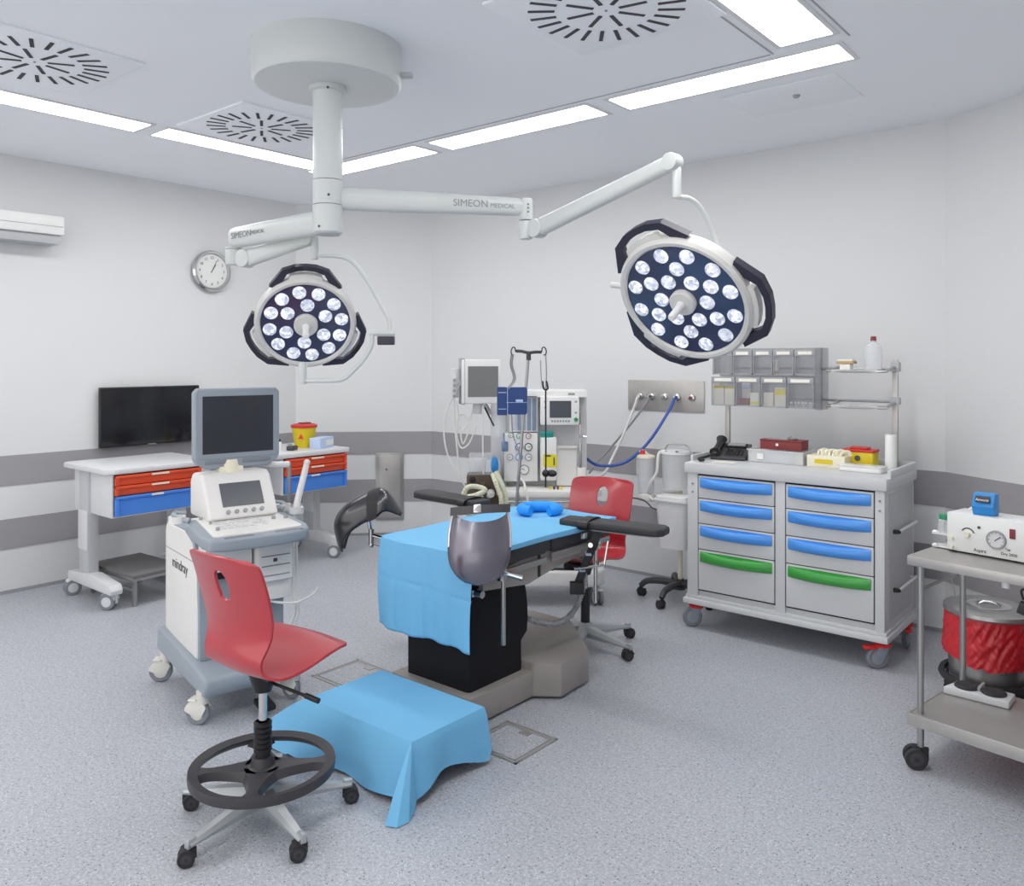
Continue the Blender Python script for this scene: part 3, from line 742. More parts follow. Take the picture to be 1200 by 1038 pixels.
g = G(); g.tube([b-rt*.018+V((0, 0, -.15)), b-rt*.014+V((0, 0, -.185)), jn-rt*.002, jn+rt*.012+V((0, 0, .01)), b+rt*.004+V((0, 0, -.15))], .0055, n=6)
g.tube([jn, jn+V((0, 0, -.15)), jn+rt*.001+V((0, 0, -.35)), jn+V((0, 0, -.50)), jn+V((0, 0, -.56))], .0048, n=6); g.out('rubber_tube', 'black', st_, world=True)
g = G(); e = jn+V((0, 0, -.48)); g.ball(e+rt*.035, .03, sc=(1.1, .8, .7)); g.ball(e+rt*.0, .022); g.out('chest_piece', 'black', st_, world=True)

# ------------------------------------------------------------------ surgical light
sl = thing('surgical_light', 'ceiling-mounted twin surgical light with white column, arms and two lamp heads', 'surgical light', (-3.004, 2.314, ZC))
def sw(g, name, m, par=None, ang=35, label=None): return g.out(name, m, par or sl, world=True, ang=ang, label=label)
CX, CY = -3.004, 2.314
def camP(px, py, Y):
    X = (px-600)/962*Y; c_, s_ = .76888, .63939
    return V((X*c_-Y*s_, X*s_+Y*c_, 1.6-(py-421)/962*Y))
g = G(); g.lathe([(0, 2.824), (.300, 2.824), (.318, 2.829), (.329, 2.845), (.334, 2.90), (.334, 2.9995), (0, 2.9995)], 64, T_(CX, CY, 0)); mt = sw(g, 'ceiling_canopy', 'arm_white')
g = G(); g.box(-.0, .06, -.022, .022, 2.865, 2.885, bev=.006, M=T_(CX, CY, 0) @ RZ(R(38)) @ T_(.325, 0, 0)); sw(g, 'service_latch', 'cart_side', mt)
g = G(); g.lathe([(0, 2.405), (.0655, 2.405), (.0655, 2.77), (.0655, 2.80), (.082, 2.803), (.082, 2.823), (0, 2.823)], 40, T_(CX, CY, 0)); sw(g, 'column', 'arm_white')
g = G(); g.lathe([(0, 2.294), (.067, 2.294), (.067, 2.402), (0, 2.402)], 40, T_(CX, CY, 0)); sw(g, 'upper_joint', 'arm_white')
g = G(); g.lathe([(0, 2.165), (.060, 2.165), (.067, 2.172), (.067, 2.291), (0, 2.291)], 40, T_(CX, CY, 0)); lj = sw(g, 'lower_joint', 'arm_white')
g = G(); g.lathe([(0, 2.160), (.055, 2.160), (.055, 2.166), (0, 2.166)], 40, T_(CX, CY, 0)); sw(g, 'end_cap', 'cart_side', lj)
vdir = (V((0, 0, 0))-V((CX, CY, 0))).normalized()
for z_, a in ((2.33, .05), (2.19, -.6), (2.80, .0)):
    g = G(); d = RZ(a) @ vdir; g.cyl(V((CX, CY, z_))+d*(.066 if z_ < 2.7 else .081), V((CX, CY, z_))+d*(.069 if z_ < 2.7 else .083), .006, n=8); sw(g, 'screw', 'ink', lj)
def arm(p0, p1, h0, h1, w, name, ext=0):
    d = (p1-p0); L_ = d.length; ex = d.normalized(); ey = V((0, 0, 1)).cross(ex).normalized(); ez = ex.cross(ey)
    F = frame(p0, ex, ey, ez); g = G()
    pr = rrect(2, 2, .75, 4)
    def fn(u, v):
        h = h0+(h1-h0)*u; q = pr[int(round(v*len(pr))) % len(pr)]; k = 1
        if u < .03 or u > .97: k = .9
        return F @ V((u*L_, q[0]*w/2*k, q[1]*h/2*k))
    g.grid(fn, 20, len(pr), wrap=True)
    for u in (0, 1):
        vs = [fn(u, j/len(pr)) for j in range(len(pr))]; bmv = [g.bm.verts.new(v) for v in vs]; g.bm.faces.new(bmv)
    return g, F
# right arm
pA = V((CX, CY, 2.327)); e1 = camP(612, 243, 3.93)
g, F = arm(pA+(e1-pA).normalized()*.05, e1, .105, .082, .07, 'a'); ra = sw(g, 'horizontal_arm', 'arm_white')
def face_text(s, size, p, d, par, m='ink_soft'):
    ex = d.normalized(); n = V((0, 0, 1)).cross(ex)
    ez = ex.cross(V((0, 0, 1))).normalized(); up = ez.cross(ex)
    Mt = wm(par).inverted() @ frame(p, ex, up, ez); return text('lettering', s, size, m, par, Mt)
dd = (e1-pA); ez = dd.normalized().cross(V((0, 0, 1))).normalized()
face_text('SIMEON', .047, pA+dd*.715+ez*.0365+V((0, 0, 0)), dd, ra); face_text('MEDICAL', .029, pA+dd*.884+ez*.0362+V((0, 0, -.005)), dd, ra)
hub = camP(616, 245, 3.93)
g = G(); g.cyl((hub.x, hub.y, hub.z-.055), (hub.x, hub.y, hub.z+.05), .034, n=24, bev=.008); sw(g, 'arm_joint', 'arm_white', ra)
g = G()
for k in range(3): d = RZ(.35) @ (V((0, 0, 0))-V((hub.x, hub.y, 0))).normalized(); q = V((hub.x, hub.y, hub.z+.018-.018*k))+d*.0335; g.cyl(q, q+d*.002, .004, n=8)
sw(g, 'screw', 'ink', ra)
g = G(); g.cyl((hub.x, hub.y, hub.z-.145), (hub.x, hub.y, hub.z-.057), .033, n=24, bev=.01); sw(g, 'elbow', 'arm_white', ra)
s0 = camP(630, 268, 3.90); s1 = camP(788, 190, 3.40)
g, F = arm(s0, s1, .082, .066, .062, 'b'); sa = sw(g, 'spring_arm', 'arm_white')
ey = V((0, 0, 1)).cross((s1-s0).normalized()).normalized()
g = G(); g.cyl(s0-ey*.034, s0+ey*.034, .044, n=28, bev=.008); sw(g, 'arm_knuckle', 'arm_white', sa)
g = G(); g.cyl(s1-ey*.032, s1+ey*.032, .037, n=28, bev=.008); sw(g, 'arm_knuckle', 'arm_white', sa)
post = camP(793, 215, 3.40); g = G(); g.cyl((post.x, post.y, camP(0, 232, 3.4).z), (post.x, post.y, camP(0, 196, 3.4).z), .019, n=18, bev=.004); sw(g, 'drop_post', 'arm_white', sa)
# left arm
e2 = camP(274, 278, 4.10); pB = V((CX, CY, 2.222)); e2.z = 2.205
g, F = arm(pB+(e2-pB).normalized()*.05, e2, .112, .098, .075, 'a'); la = sw(g, 'horizontal_arm', 'arm_white')
dd = (e2-pB); face_text('SIMEON', .044, pB+dd*.84-ez*0+dd.normalized().cross(V((0, 0, -1))).normalized()*.0392, -dd, la); face_text('MEDICAL', .025, pB+dd*.655+dd.normalized().cross(V((0, 0, -1))).normalized()*.0392, -dd, la)
g = G(); g.cyl((e2.x, e2.y, 2.07), (e2.x, e2.y, 2.15), .04, n=24, bev=.008); g.cyl((e2.x, e2.y, 2.15), (e2.x, e2.y, 2.158), .043, n=24); sw(g, 'elbow', 'arm_white', la)
q0 = camP(288, 303, 4.08); q1 = camP(362, 280, 3.93)
g, F = arm(q0, q1, .088, .062, .062, 'b'); sb = sw(g, 'spring_arm', 'arm_white')
g = G(); ey = V((0, 0, 1)).cross((q1-q0).normalized()).normalized(); g.cyl(q0-ey*.034, q0+ey*.034, .045, n=28, bev=.008); sw(g, 'arm_knuckle', 'arm_white', sb)
g = G(); g.cyl(q1-ey*.03, q1+ey*.03, .033, n=24, bev=.006); sw(g, 'arm_knuckle', 'arm_white', sb)
p5 = camP(369, 290, 3.92); g = G(); g.cyl((p5.x, p5.y, camP(0, 304, 3.92).z), (p5.x, p5.y, camP(0, 276, 3.92).z), .017, n=18, bev=.003); sw(g, 'drop_post', 'arm_white', sb)

def lamp_head(C, n, u, rad, leds, rings, handles, lab, name='lamp_head'):
    n = V(n).normalized(); u = V(u); u = (u-n*u.dot(n)).normalized(); v = u.cross(n)   # v: to the right for someone facing it
    F = frame(C, v, u, n)   # x right, y up, z outward
    if F.to_3x3().determinant() < 0: F = frame(C, v, u, -n)
    k = rad/.21
    g = G(); g.lathe([(rad*1.0, .0), (rad*1.03, .010), (rad*1.085, .012), (rad*1.135, .0), (rad*1.15, -.03), (rad*1.10, -.062), (rad*.8, -.082), (rad*.3, -.09), (0, -.09)], 64, F)
    h = sw(g, name, 'lamp_rim', label=lab)
    g = G(); g.lathe([(0, -.012), (rad*1.0, -.010), (rad*1.0, -.002), (0, -.004)], 64, F); sw(g, 'glass_face', 'lamp_glass', h)
    for (rr, a0, cnt) in rings:
        for i in range(cnt):
            a = R(a0-360*i/cnt)
            gm = G(); gm.lathe([(0, .016), (.014, .014), (.024, .009), (.031, .002), (.032, -.006)], 18)
            me = gm.mesh('lens', M['led']); me.transform(F @ T_(rr*cos(a), rr*sin(a), 0)); me.transform(wm(sl).inverted())
            o = bpy.data.objects.new('lens', me); COL.objects.link(o); o.parent = h
    g = G(); g.lathe([(0, .028), (.05, .026), (.055, .018), (.055, -.004), (0, -.004)], 32, F); sw(g, 'centre_hub', 'lamp_rim', h)
    g = G(); g.lathe([(0, .125), (.012, .122), (.016, .112), (.0145, .06), (.018, .028), (0, .026)], 20, F); sw(g, 'grip_handle', 'white', h)
    for a in handles:
        B = F @ RZ(R(a))
        g = G(); ro = rad*1.13
        # thick arched bracket (x outward)
        hw = rad*.78; dp = rad*.27
        pts = [(ro*.80, -hw*1.02), (ro+dp*.62, -hw*.66), (ro+dp, -hw*.30), (ro+dp*1.06, 0), (ro+dp, hw*.30), (ro+dp*.62, hw*.66), (ro*.80, hw*1.02)]
        P = [pts[0]]+[p for p in pts[1:-1]]+[pts[-1]]
        outer = [(p[0], p[1]) for p in P]
        inner = [(ro*.74, -hw*.78), (ro+dp*.30, -hw*.52), (ro+dp*.60, -hw*.24), (ro+dp*.66, 0), (ro+dp*.60, hw*.24), (ro+dp*.30, hw*.52), (ro*.74, hw*.78)]
        for i in range(6):
            g.prism([outer[i], outer[i+1], inner[i+1], inner[i]], -.045, -.012, M=B)
        bmesh.ops.remove_doubles(g.bm, verts=g.bm.verts, dist=.0005)
        sw(g, 'bracket_handle', 'navy', h)
        g = G(); g.prism([(ro*.93, -hw*.5), (ro+dp*.16, -hw*.44), (ro+dp*.30, -hw*.2), (ro+dp*.34, 0), (ro+dp*.30, hw*.2), (ro+dp*.16, hw*.44), (ro*.93, hw*.5)], -.05, -.004, M=B, bev=.005); sw(g, 'rim_block', 'lamp_rim', h)
    return h, F
h1, F1_ = lamp_head((-3.205, 2.342, 1.764), (.697, -.509, -.506), (.408, -.298, .863), .205, None, [(.166, 100, 12), (.099, 86, 6)], (90, 210, 330), 'left lamp head, smaller, facing the camera')
h2, F2_ = lamp_head((-1.579, 2.979, 1.833), (-.031, -.807, -.59), (-.023, -.59, .807), .252, None, [(.214, 98, 12), (.150, 83, 6), (.100, 53, 6)], (110, -10, 230), 'right lamp head, larger and tilted')
# yokes
g = G(); A0 = camP(372, 299, 3.92)
g.tube([A0, camP(395, 300, 3.92), camP(412, 306, 3.92), camP(430, 328, 3.92), camP(448, 360, 3.92), camP(456, 376, 3.92), camP(457, 388, 3.92)], .0105, n=10); yk = sw(g, 'yoke_tube', 'arm_white')
g = G(); g.cyl(camP(433, 390, 3.90), camP(463, 390, 3.90), .014, n=14, bev=.003); sw(g, 'yoke_bracket', 'arm_white', yk)
g = G(); g.box(-.04, .04, -.02, .02, -.025, .016, bev=.005, M=frame(camP(452.5, 398, 3.91), (.769, .639, 0), (-.639, .769, 0))); sw(g, 'yoke_knob', 'navy', yk)
g = G(); g.tube([camP(436, 392, 3.90), camP(435, 405, 3.90), camP(426, 421, 3.89), camP(411, 437, 3.88), camP(402, 444, 3.87), camP(390, 446, 3.86), camP(357, 446, 3.86)], .0105, n=10); y2 = sw(g, 'lower_yoke_tube', 'arm_white')
g = G(); g.cyl(camP(354.5, 450, 3.86), camP(354.5, 424, 3.86), .019, n=16, bev=.003); sw(g, 'tilt_joint', 'arm_white', y2)
g = G(); B0 = camP(794, 231, 3.40)
back = V((-1.579, 2.979, 1.833))+V((.031, .807, .59))*.13
g.tube([B0, camP(806, 232, 3.42), camP(818, 240, 3.45), camP(829, 258, 3.48), camP(836, 276, 3.50), camP(841, 292, 3.50), camP(840, 312, 3.52), camP(815, 338, 3.52), back], .0105, n=10); y3 = sw(g, 'yoke_tube', 'arm_white')
g = G(); g.cyl(back, V((-1.579, 2.979, 1.833))+V((.031, .807, .59))*.08, .05, n=20, bev=.006); g.cyl(back, F2_ @ V((-.25, .02, -.11)), .012, n=10); sw(g, 'tilt_joint', 'arm_white', y3)
g = G(); g.cyl(F2_ @ V((-.27, .05, -.06)), F2_ @ V((-.36, .066, -.06)), .013, n=14, bev=.003); sw(g, 'side_lever', 'lamp_rim', y3)

# ------------------------------------------------------------------ chest of drawers trolley
ct = thing('drawer_trolley', 'grey double-column drawer trolley with blue and green handles', 'drawer trolley', (-1.775, 4.72, 0))
def cw(g, name, m, par=None, ang=35, label=None): return g.out(name, m, par or ct, world=True, ang=ang, label=label)
CXa, CXb, CYa, CYb = -2.325, -1.215, 4.435, 5.0
g = G(); g.box(CXa, CXb, CYa+.012, CYb, .175, .985, bev=.006); cw(g, 'body', 'cart_grey')
g = G(); g.box(CXa-.025, CXb+.02, CYa-.02, CYb+.01, .15, .185, bev=.01); g.box(CXa-.01, CXb+.01, CYa-.005, CYb, .185, .205, bev=.004); cw(g, 'base_frame', 'cart_grey')
g = G(); g.box(CXa-.015, CXb+.015, CYa-.02, CYb+.01, .925, .99, bev=.012)
for (a, b, c_, d) in ((CXa-.015, CXb+.015, CYb-.012, CYb+.01), (CXb-.005, CXb+.015, CYa+.06, CYb), (CXa-.015, CXa+.005, CYa+.06, CYb)):
    g.box(a, b, c_, d, .98, 1.025, bev=.008)
cw(g, 'worktop', 'cart_grey')
for a, b in ((-1.787, -1.732), (CXa, -2.258), (-1.262, CXb)):
    g = G(); g.box(a, b, CYa-.005, CYa+.02, .2, .925, bev=.003); cw(g, 'front_stile', 'cart_grey')
g = G(); g.box(-2.258, -1.787, CYa+.006, CYa+.014, .235, .925); g.box(-1.732, -1.262, CYa+.006, CYa+.014, .235, .925); cw(g, 'drawer_gap', 'dark_hole')
for (xa, xb) in ((-2.252, -1.793), (-1.726, -1.268)):
    for i, (z0, z1) in enumerate([(.784, .915), (.636, .779), (.484, .631), (.245, .479)]):
        g = G(); g.box(xa, xb, CYa-.006, CYa+.01, z0, z1, bev=.003); dr = cw(g, 'drawer', 'cart_grey')
        g = G(); zc = z1-.040; xm, hw = (xa+xb)/2, (xb-xa)/2-.012
        def hf(u, v, zc=zc, xm=xm, hw=hw):
            s = (u-.5)*2; a = pi*v; e = (1-abs(s)**6)
            return V((xm+s*hw, CYa-.008-.026*sin(a)*(.72+.28*(1-s*s))*max(.25, e), zc-.010*(1-s*s)+ .030*cos(a)*(1 if abs(s) < .97 else .85)))
        g.grid(hf, 24, 10, th=.0)
        g.box(xm-hw, xm+hw, CYa-.009, CYa-.005, zc-.030, zc+.030)
        cw(g, 'handle', 'green_handle' if i == 3 else 'blue_handle', dr, ang=60)
for (x, zc) in ((-2.29, .865), (-1.238, .875)):
    g = G(); g.cyl((x, CYa-.012, zc), (x, CYa-.005, zc), .006, n=10); g.cyl((x, CYa-.012, zc-.05), (x, CYa-.005, zc-.05), .006, n=10); cw(g, 'lock', 'ink_soft')
for z0, z1 in ((.70, .715), (.395, .41)):
    g = G(); g.cyl((CXb+.03, 4.58, z0), (CXb+.03, 4.93, z0+.002), .008, n=8); g.cyl((CXb, 4.6, z0), (CXb+.03, 4.6, z0), .006, n=8); g.cyl((CXb, 4.92, z0), (CXb+.03, 4.92, z0), .006, n=8); r_ = cw(g, 'side_handle', 'pale_grey')
    g = G(); g.ball((CXb+.03, 4.577, z0), .011); g.box(CXb, CXb+.024, 4.57, 4.6, z0-.012, z0+.008, bev=.003); cw(g, 'end_cap', 'black', r_)
g = G(); g.box(CXb-.001, CXb+.004, 4.5, 4.96, .24, .9, bev=.002); cw(g, 'side_panel', 'cart_side')
for (x, y, st2, tp) in ((-2.30, 4.50, .70, False), (-1.245, 4.50, .75, True), (-1.245, 4.93, 2.0, True), (-2.30, 4.93, 2.4, False)):
    castor(ct, x+1.775, y-4.72, .15, .058, st2, 'fork', tp)
# superstructure
for x in (-2.31, -1.30):
    g = G(); g.box(x-.014, x+.014, 4.94, 4.965, .95, 1.60 if x > -2 else 1.33, bev=.003); cw(g, 'upright', 'steel_flat')
g = G(); g.box(-1.325, -1.275, 4.93, 4.975, 1.53, 1.585, bev=.008); g.box(-1.325, -1.275, 4.93, 4.975, 1.345, 1.385, bev=.006); cw(g, 'bracket', 'cart_side')
g = G(); g.cyl((-2.3, 4.955, 1.545), (-1.3, 4.955, 1.545), .008, n=8); g.cyl((-2.3, 4.955, 1.36), (-1.3, 4.955, 1.36), .008, n=8); cw(g, 'cross_rail', 'steel')
for z_ in (1.537, 1.335):
    g = G(); g.box(-1.605, -1.315, 4.80, 4.945, z_-.004, z_+.002); sh = cw(g, 'wire_shelf', 'clear_white')
    g = G(); g.tube([(-1.61, 4.95, z_+.02), (-1.61, 4.83, z_+.004), (-1.605, 4.79, z_-.004), (-1.33, 4.79, z_-.004), (-1.305, 4.83, z_+.004), (-1.30, 4.95, z_+.02)], .0085, n=8, k=3); cw(g, 'shelf_rim', 'steel', sh)
    g = G(); g.box(-1.60, -1.35, 4.782, 4.786, z_-.012, z_+.006); cw(g, 'label_strip', 'pale_grey', sh)
    g = G(); g.box(-1.50, -1.45, 4.780, 4.783, z_-.008, z_+.003); cw(g, 'print', 'ink_soft', sh)
# tilt bin rack
rk = thing('tilt_bin_rack', 'two-row rack of grey clear tilt bins above the drawer trolley', 'bin rack', (-2.02, 4.93, 1.3))
def kw(g, name, m, par=None): return g.out(name, m, par or rk, world=True)
RXa, RXb = -2.352, -1.70
g = G(); g.box(RXa, RXb, 4.92, 4.932, 1.305, 1.668)
g.box(RXb, RXb+.035, 4.80, 4.932, 1.305, 1.668, bev=.004); g.box(RXa-.006, RXa, 4.83, 4.932, 1.505, 1.668)
kw(g, 'rack_back', 'clear_grey')
rows = [(1.505, 1.66, 5, .83, -2.352, -1.702), (1.31, 1.495, 4, .80, -2.352, -1.702)]
for z0, z1, n_, yy, xa, xb in rows:
    yf_ = 4.0+yy; w = (xb-xa)/n_
    for i in range(n_):
        a = xa+i*w+.003; b = a+w-.006
        g = G()
        g.box(a, a+.003, yf_, 4.92, z0+.004, z1-.035); g.box(b-.003, b, yf_, 4.92, z0+.004, z1-.035); g.box(a, b, yf_, 4.92, z0+.002, z0+.006); g.box(a+.003, b-.003, yf_-.002, yf_+.001, z0+.004, z1-.04)
        bn = kw(g, 'bin', 'bin_clear')
        g = G(); g.box(a, b, yf_-.006, yf_+.010, z1-.040, z1-.004, bev=.003); g.box(a, b, yf_-.004, yf_+.002, z0, z0+.008); g.box(a, a+.005, yf_-.004, yf_+.002, z0, z1-.03); g.box(b-.005, b, yf_-.004, yf_+.002, z0, z1-.03); kw(g, 'bin_lip', 'mid_grey', bn)
        g = G(); g.box(a+.022, b-.022, yf_-.009, yf_-.006, z1-.032, z1-.013); kw(g, 'label_card', 'paper', bn)
def carton(x0, x1, y0, y1, z0, z1, m, lab, cap=None, grp='cartons in the tilt bins'):
    t = thing('medicine_carton', lab, 'box', ((x0+x1)/2, (y0+y1)/2, z0), 0, grp)
    hx, hy = (x1-x0)/2, (y1-y0)/2
    g = G(); g.box(-hx, hx, -hy, hy, 0, z1-z0, bev=.001); g.out('carton', m, t)
    if cap: g = G(); g.box(-hx-.0004, hx+.0004, -hy-.0004, hy*.2, (z1-z0)*cap[1], (z1-z0)*cap[2]); g.out('print_band', cap[0], t)
bz = 1.318
carton(-2.340, -2.275, 4.815, 4.86, bz, 1.435, 'paper', 'white carton with yellow top in lowest left bin, left one', ('yellow', .85, 1.002))
carton(-2.268, -2.205, 4.815, 4.86, bz, 1.43, 'paper', 'white carton with yellow top in lowest left bin, right one', ('yellow', .88, 1.002))
carton(-2.17, -2.115, 4.85, 4.89, bz, 1.46, 'paper', 'tall pale carton standing at back of second lower bin', ('box_pale_blue', .7, .9))
carton(-2.10, -2.045, 4.815, 4.845, bz, 1.395, 'paper', 'small white carton with yellow spot in second lower bin', ('yellow_tag', .1, .3))
carton(-2.175, -2.112, 4.812, 4.84, bz, 1.36, 'red_dark', 'dark red low carton in second lower bin')
carton(-2.015, -1.955, 4.815, 4.86, bz, 1.40, 'paper', 'plain white carton in third lower bin, left one')
carton(-1.948, -1.88, 4.82, 4.86, bz, 1.43, 'paper', 'white carton with yellow-green label in third lower bin', ('yellow_tag', .6, .9))
carton(-1.97, -1.945, 4.85, 4.88, 1.513, 1.60, 'paper', 'slim pale box standing in an upper tilt bin', ('tan', .0, .2))
for i in range(7):
    t_ = thing('glass_vial', 'tiny white-capped vial lying in the lowest right bin', 'vial', (-1.85+.022*i, 4.83+.01*(i % 2), bz), 0, 'vials in the right bin')
    g = G(); g.cyl((0, 0, 0), (0, 0, .02), .009, n=8); g.out('vial_body', 'clear_white', t_)
    g = G(); g.cyl((0, 0, .0201), (0, 0, .028), .007, n=8); g.out('cap', 'white', t_)
# things on the trolley shelves
t = thing('plastic_bottle', 'clear plastic bottle with red cap on the top shelf', 'bottle', (-1.395, 4.87, 1.5395))
g = G(); g.lathe([(0, 0), (.042, 0), (.046, .006), (.046, .11), (.04, .135), (.016, .155), (.014, .168), (0, .168)], 24); g.out('bottle_body', 'clear_white', t)
g = G(); g.cyl((0, 0, .166), (0, 0, .19), .017, .014, n=16); g.out('cap', 'red_dark', t)
t = thing('paper_stack', 'small stack of tan and white pads on the top shelf', 'pads', (-1.54, 4.86, 1.5395))
g = G(); g.box(-.03, .03, -.03, .03, 0, .035, bev=.006); g.out('pad_block', 'paper', t)
g = G(); g.box(-.048, .048, -.035, .035, .035, .05, bev=.004); g.out('wrap', 'tan', t)
g = G(); g.box(-.042, .042, -.03, .03, .05, .06, bev=.003); g.out('top_sheet', 'paper', t)
# things on worktop
ZT = .9905
t = thing('desk_phone', 'black corded desk phone at the left end of the drawer trolley', 'telephone', (-2.20, 4.74, ZT), R(12))
PH = RX(R(22))
g = G(); g.prism([(-.10, 0), (.10, 0), (.10, .085), (-.10, .02)], -.095, .115, M=Mx(((0, 0, 1, 0), (1, 0, 0, 0), (0, 1, 0, 0), (0, 0, 0, 1))), bev=.005); g.out('phone_base', 'plastic_dark', t)
Fp = frame((0, 0, .052), (1, 0, 0), (0, .951, .309))
g = G(); g.box(-.03, .095, .03, .085, .002, .012, bev=.004, M=Fp @ T_(0, 0, 0)); g.out('display_hood', 'black', t)
g = G(); g.box(-.02, .085, .04, .078, .012, .0135, M=Fp); g.out('display', 'hose_grey', t)
for i in range(4):
    for j in range(5): g = G(); g.box(-.012+.022*j, .004+.022*j, -.075+.023*i, -.061+.023*i, .002, .0075, bev=.002, M=Fp); g.out('key', 'black', t)
g = G(); g.tube([(-.068, -.09, .045), (-.068, -.04, .062), (-.068, .03, .085), (-.068, .085, .108)], lambda u: .017+.012*abs(2*u-1)**3, n=12, flat=1.2); hn = g.out('handset', 'black', t)
g = G(); g.ball((-.068, -.085, .036), .026, sc=(1, 1, .8)); g.out('mouth_pad', 'black', hn); g = G(); g.ball((-.068, .088, .098), .027, sc=(1, 1, .8)); g.out('ear_pad', 'black', hn)
g = G(); g.tube([(-.08, -.09, .03), (-.12, -.12, .015), (-.14, -.2, .012), (-.10, -.24, .012), (-.11, -.28, .012)], .008, n=8); g.out('coiled_cord', 'black', t)
g = G(); g.box(-.04, .09, -.04, .03, 0, .0015); o = g.out('paper_sheet', 'paper'); o.location = (-2.17, 4.55, ZT); o.rotation_euler = (0, 0, .2); tag(o, 'white paper sheet lying in front of the phone', 'paper')
t = thing('storage_box', 'clear plastic box with a wrapped package inside, beside the phone', 'box', (-1.885, 4.76, ZT))
g = G()
for a in ((-.165, .165, -.09, -.086, 0, .075), (-.165, .165, .086, .09, 0, .075), (-.165, -.161, -.09, .09, 0, .075), (.161, .165, -.09, .09, 0, .075), (-.165, .165, -.09, .09, 0, .004)): g.box(*a)
g.box(-.172, .172, -.097, -.088, .070, .077); g.box(-.172, .172, .088, .097, .070, .077); g.box(-.172, -.163, -.088, .088, .070, .077); g.box(.163, .172, -.088, .088, .070, .077)
g.out('box_walls', 'clear_white', t)
for i, (a, b, m_) in enumerate(((-.155, -.10, 'cream'), (-.095, .09, 'pale_grey'), (.115, .155, 'cream'))):
    g = G(); g.box(a, b, -.08, .08, .005, .062, bev=.004); g.out('packet', m_, t)
g = G(); g.box(-.11, -.07, -.0925, -.0905, .02, .055); g.out('sticker', 'white', t)
t = thing('red_case', 'dark red instrument case lying on the clear box', 'case', (-1.87, 4.77, ZT+.0772))
g = G(); g.box(-.125, .125, -.055, .055, 0, .05, bev=.004); g.out('case_body', 'red_dark', t)
g = G(); g.box(-.127, .127, -.057, .057, .0502, .058, bev=.003); g.out('lid', 'red_dark', t)
g = G(); g.cyl((-.02, -.056, .03), (-.02, -.060, .03), .009, n=12); g.out('clasp', 'paper', t)
g = G(); g.tube([(.02, .0, .066), (.04, .02, .078), (.06, .0, .070), (.075, .02, .064), (.05, -.02, .064)], .005, n=6); g.box(-.10, .03, -.03, .02, .058, .063); g.out('wrapped_tool', 'mid_grey', t)
t = thing('glove_box', 'cream box of latex gloves, gloves bulging out of its top', 'glove box', (-1.60, 4.74, ZT))
g = G(); g.box(-.105, .105, -.055, .055, 0, .065, bev=.002); g.out('carton', 'cream', t)
g = G(); g.box(-.06, .04, -.0566, -.0552, .02, .045); g.out('print', 'yellow', t)
g = G()
for i in range(7): g.tube([(-.05+.02*i, -.02+.01*(i % 3), .06), (-.055+.022*i, .0, .082+.008*(i % 2)), (-.04+.024*i, .015, .088), (-.03+.024*i, .02, .066)], .012, n=8, flat=.7)
g.out('glove', 'cream', t)
def sharps_box(x, y, z, w, d, h, label, rz=0):
    t = thing('sharps_box', label, 'sharps box', (x, y, z), rz)
    g = G(); g.prism(rrect(w, d, .012), 0, h, bev=.003); g.out('container', 'yellow', t)
    g = G(); g.prism(rrect(w*1.06, d*1.06, .014), h, h+.014, bev=.004); l = g.out('lid', 'red_lid', t)
    g = G(); g.prism(rrect(w*.6, d*.6, .012), h+.014, h+.026, bev=.004); g.out('flap', 'red_lid', l)
    g = G(); g.cyl((0, -d/2-.0005, h*.6), (0, -d/2-.003, h*.6), .016, n=16); g.out('hazard_mark', 'ink', t)
sharps_box(-1.465, 4.87, ZT, .17, .11, .085, 'yellow square sharps box with red lid on the drawer trolley')
t = thing('white_tray', 'shallow white folded dressing pack at the trolley front right', 'tray', (-1.39, 4.655, ZT), R(-2))
g = G(); g.prism(rrect(.23, .11, .02), 0, .028, bev=.006); g.out('tray_body', 'white', t)
g = G(); g.prism(rrect(.235, .115, .02), .028, .034, bev=.002); g.out('tray_top', 'white_gloss', t)
t = thing('paper_roll', 'upright white paper roll at the right corner of the trolley', 'paper roll', (-1.272, 4.76, ZT))
g = G(); g.cyl((0, 0, 0), (0, 0, .20), .030, n=24, bev=.002); g.out('roll', 'white', t)
g = G(); g.cyl((0, 0, .2005), (0, 0, .202), .011, n=12); g.out('core', 'ink_soft', t)

# ------------------------------------------------------------------ gas outlet panel and hoses
gp = thing('gas_outlet_panel', 'wide stainless medical gas outlet panel on the back wall', 'gas panel', (-2.965, 5.315, 1.335))
g = G(); g.box(-.31, .31, -.012, -.0005, -.112, .112, bev=.003); g.out('steel_plate', 'steel_flat', gp)
for i, x in enumerate((-.20, -.105, .0, .105, .22)):
    g = G(); g.lathe([(0, .03), (.012, .03), (.014, .02), (.024, .018), (.028, .006), (.028, 0), (0, 0)], 20, T_(x, -.012, -.008) @ RX(pi/2)); o = g.out('outlet', 'chrome', gp)
    g = G(); g.lathe([(0, .036), (.010, .036), (.012, .0301), (0, .0301)], 12, T_(x, -.012, -.008) @ RX(pi/2)); g.out('connector', ['white', 'ink', 'ink_soft', 'hose_blue', 'red_dark'][i], o)
    if i in (0, 1, 3): g = G(); g.box(x-.030, x-.004, -.05, -.035, -.012, -.004, bev=.002); g.out('probe', 'chrome', o)
def hose(pts, r, m, lab, cat='hose', name='gas_hose', grp='gas hoses below the outlet panel'):
    g = G(); P = [V(p) for p in pts]; base = P[0].copy(); g.tube([p-base for p in P], r, n=8); o = g.out(name, m); o.location = base
    return tag(o, lab, cat, grp)
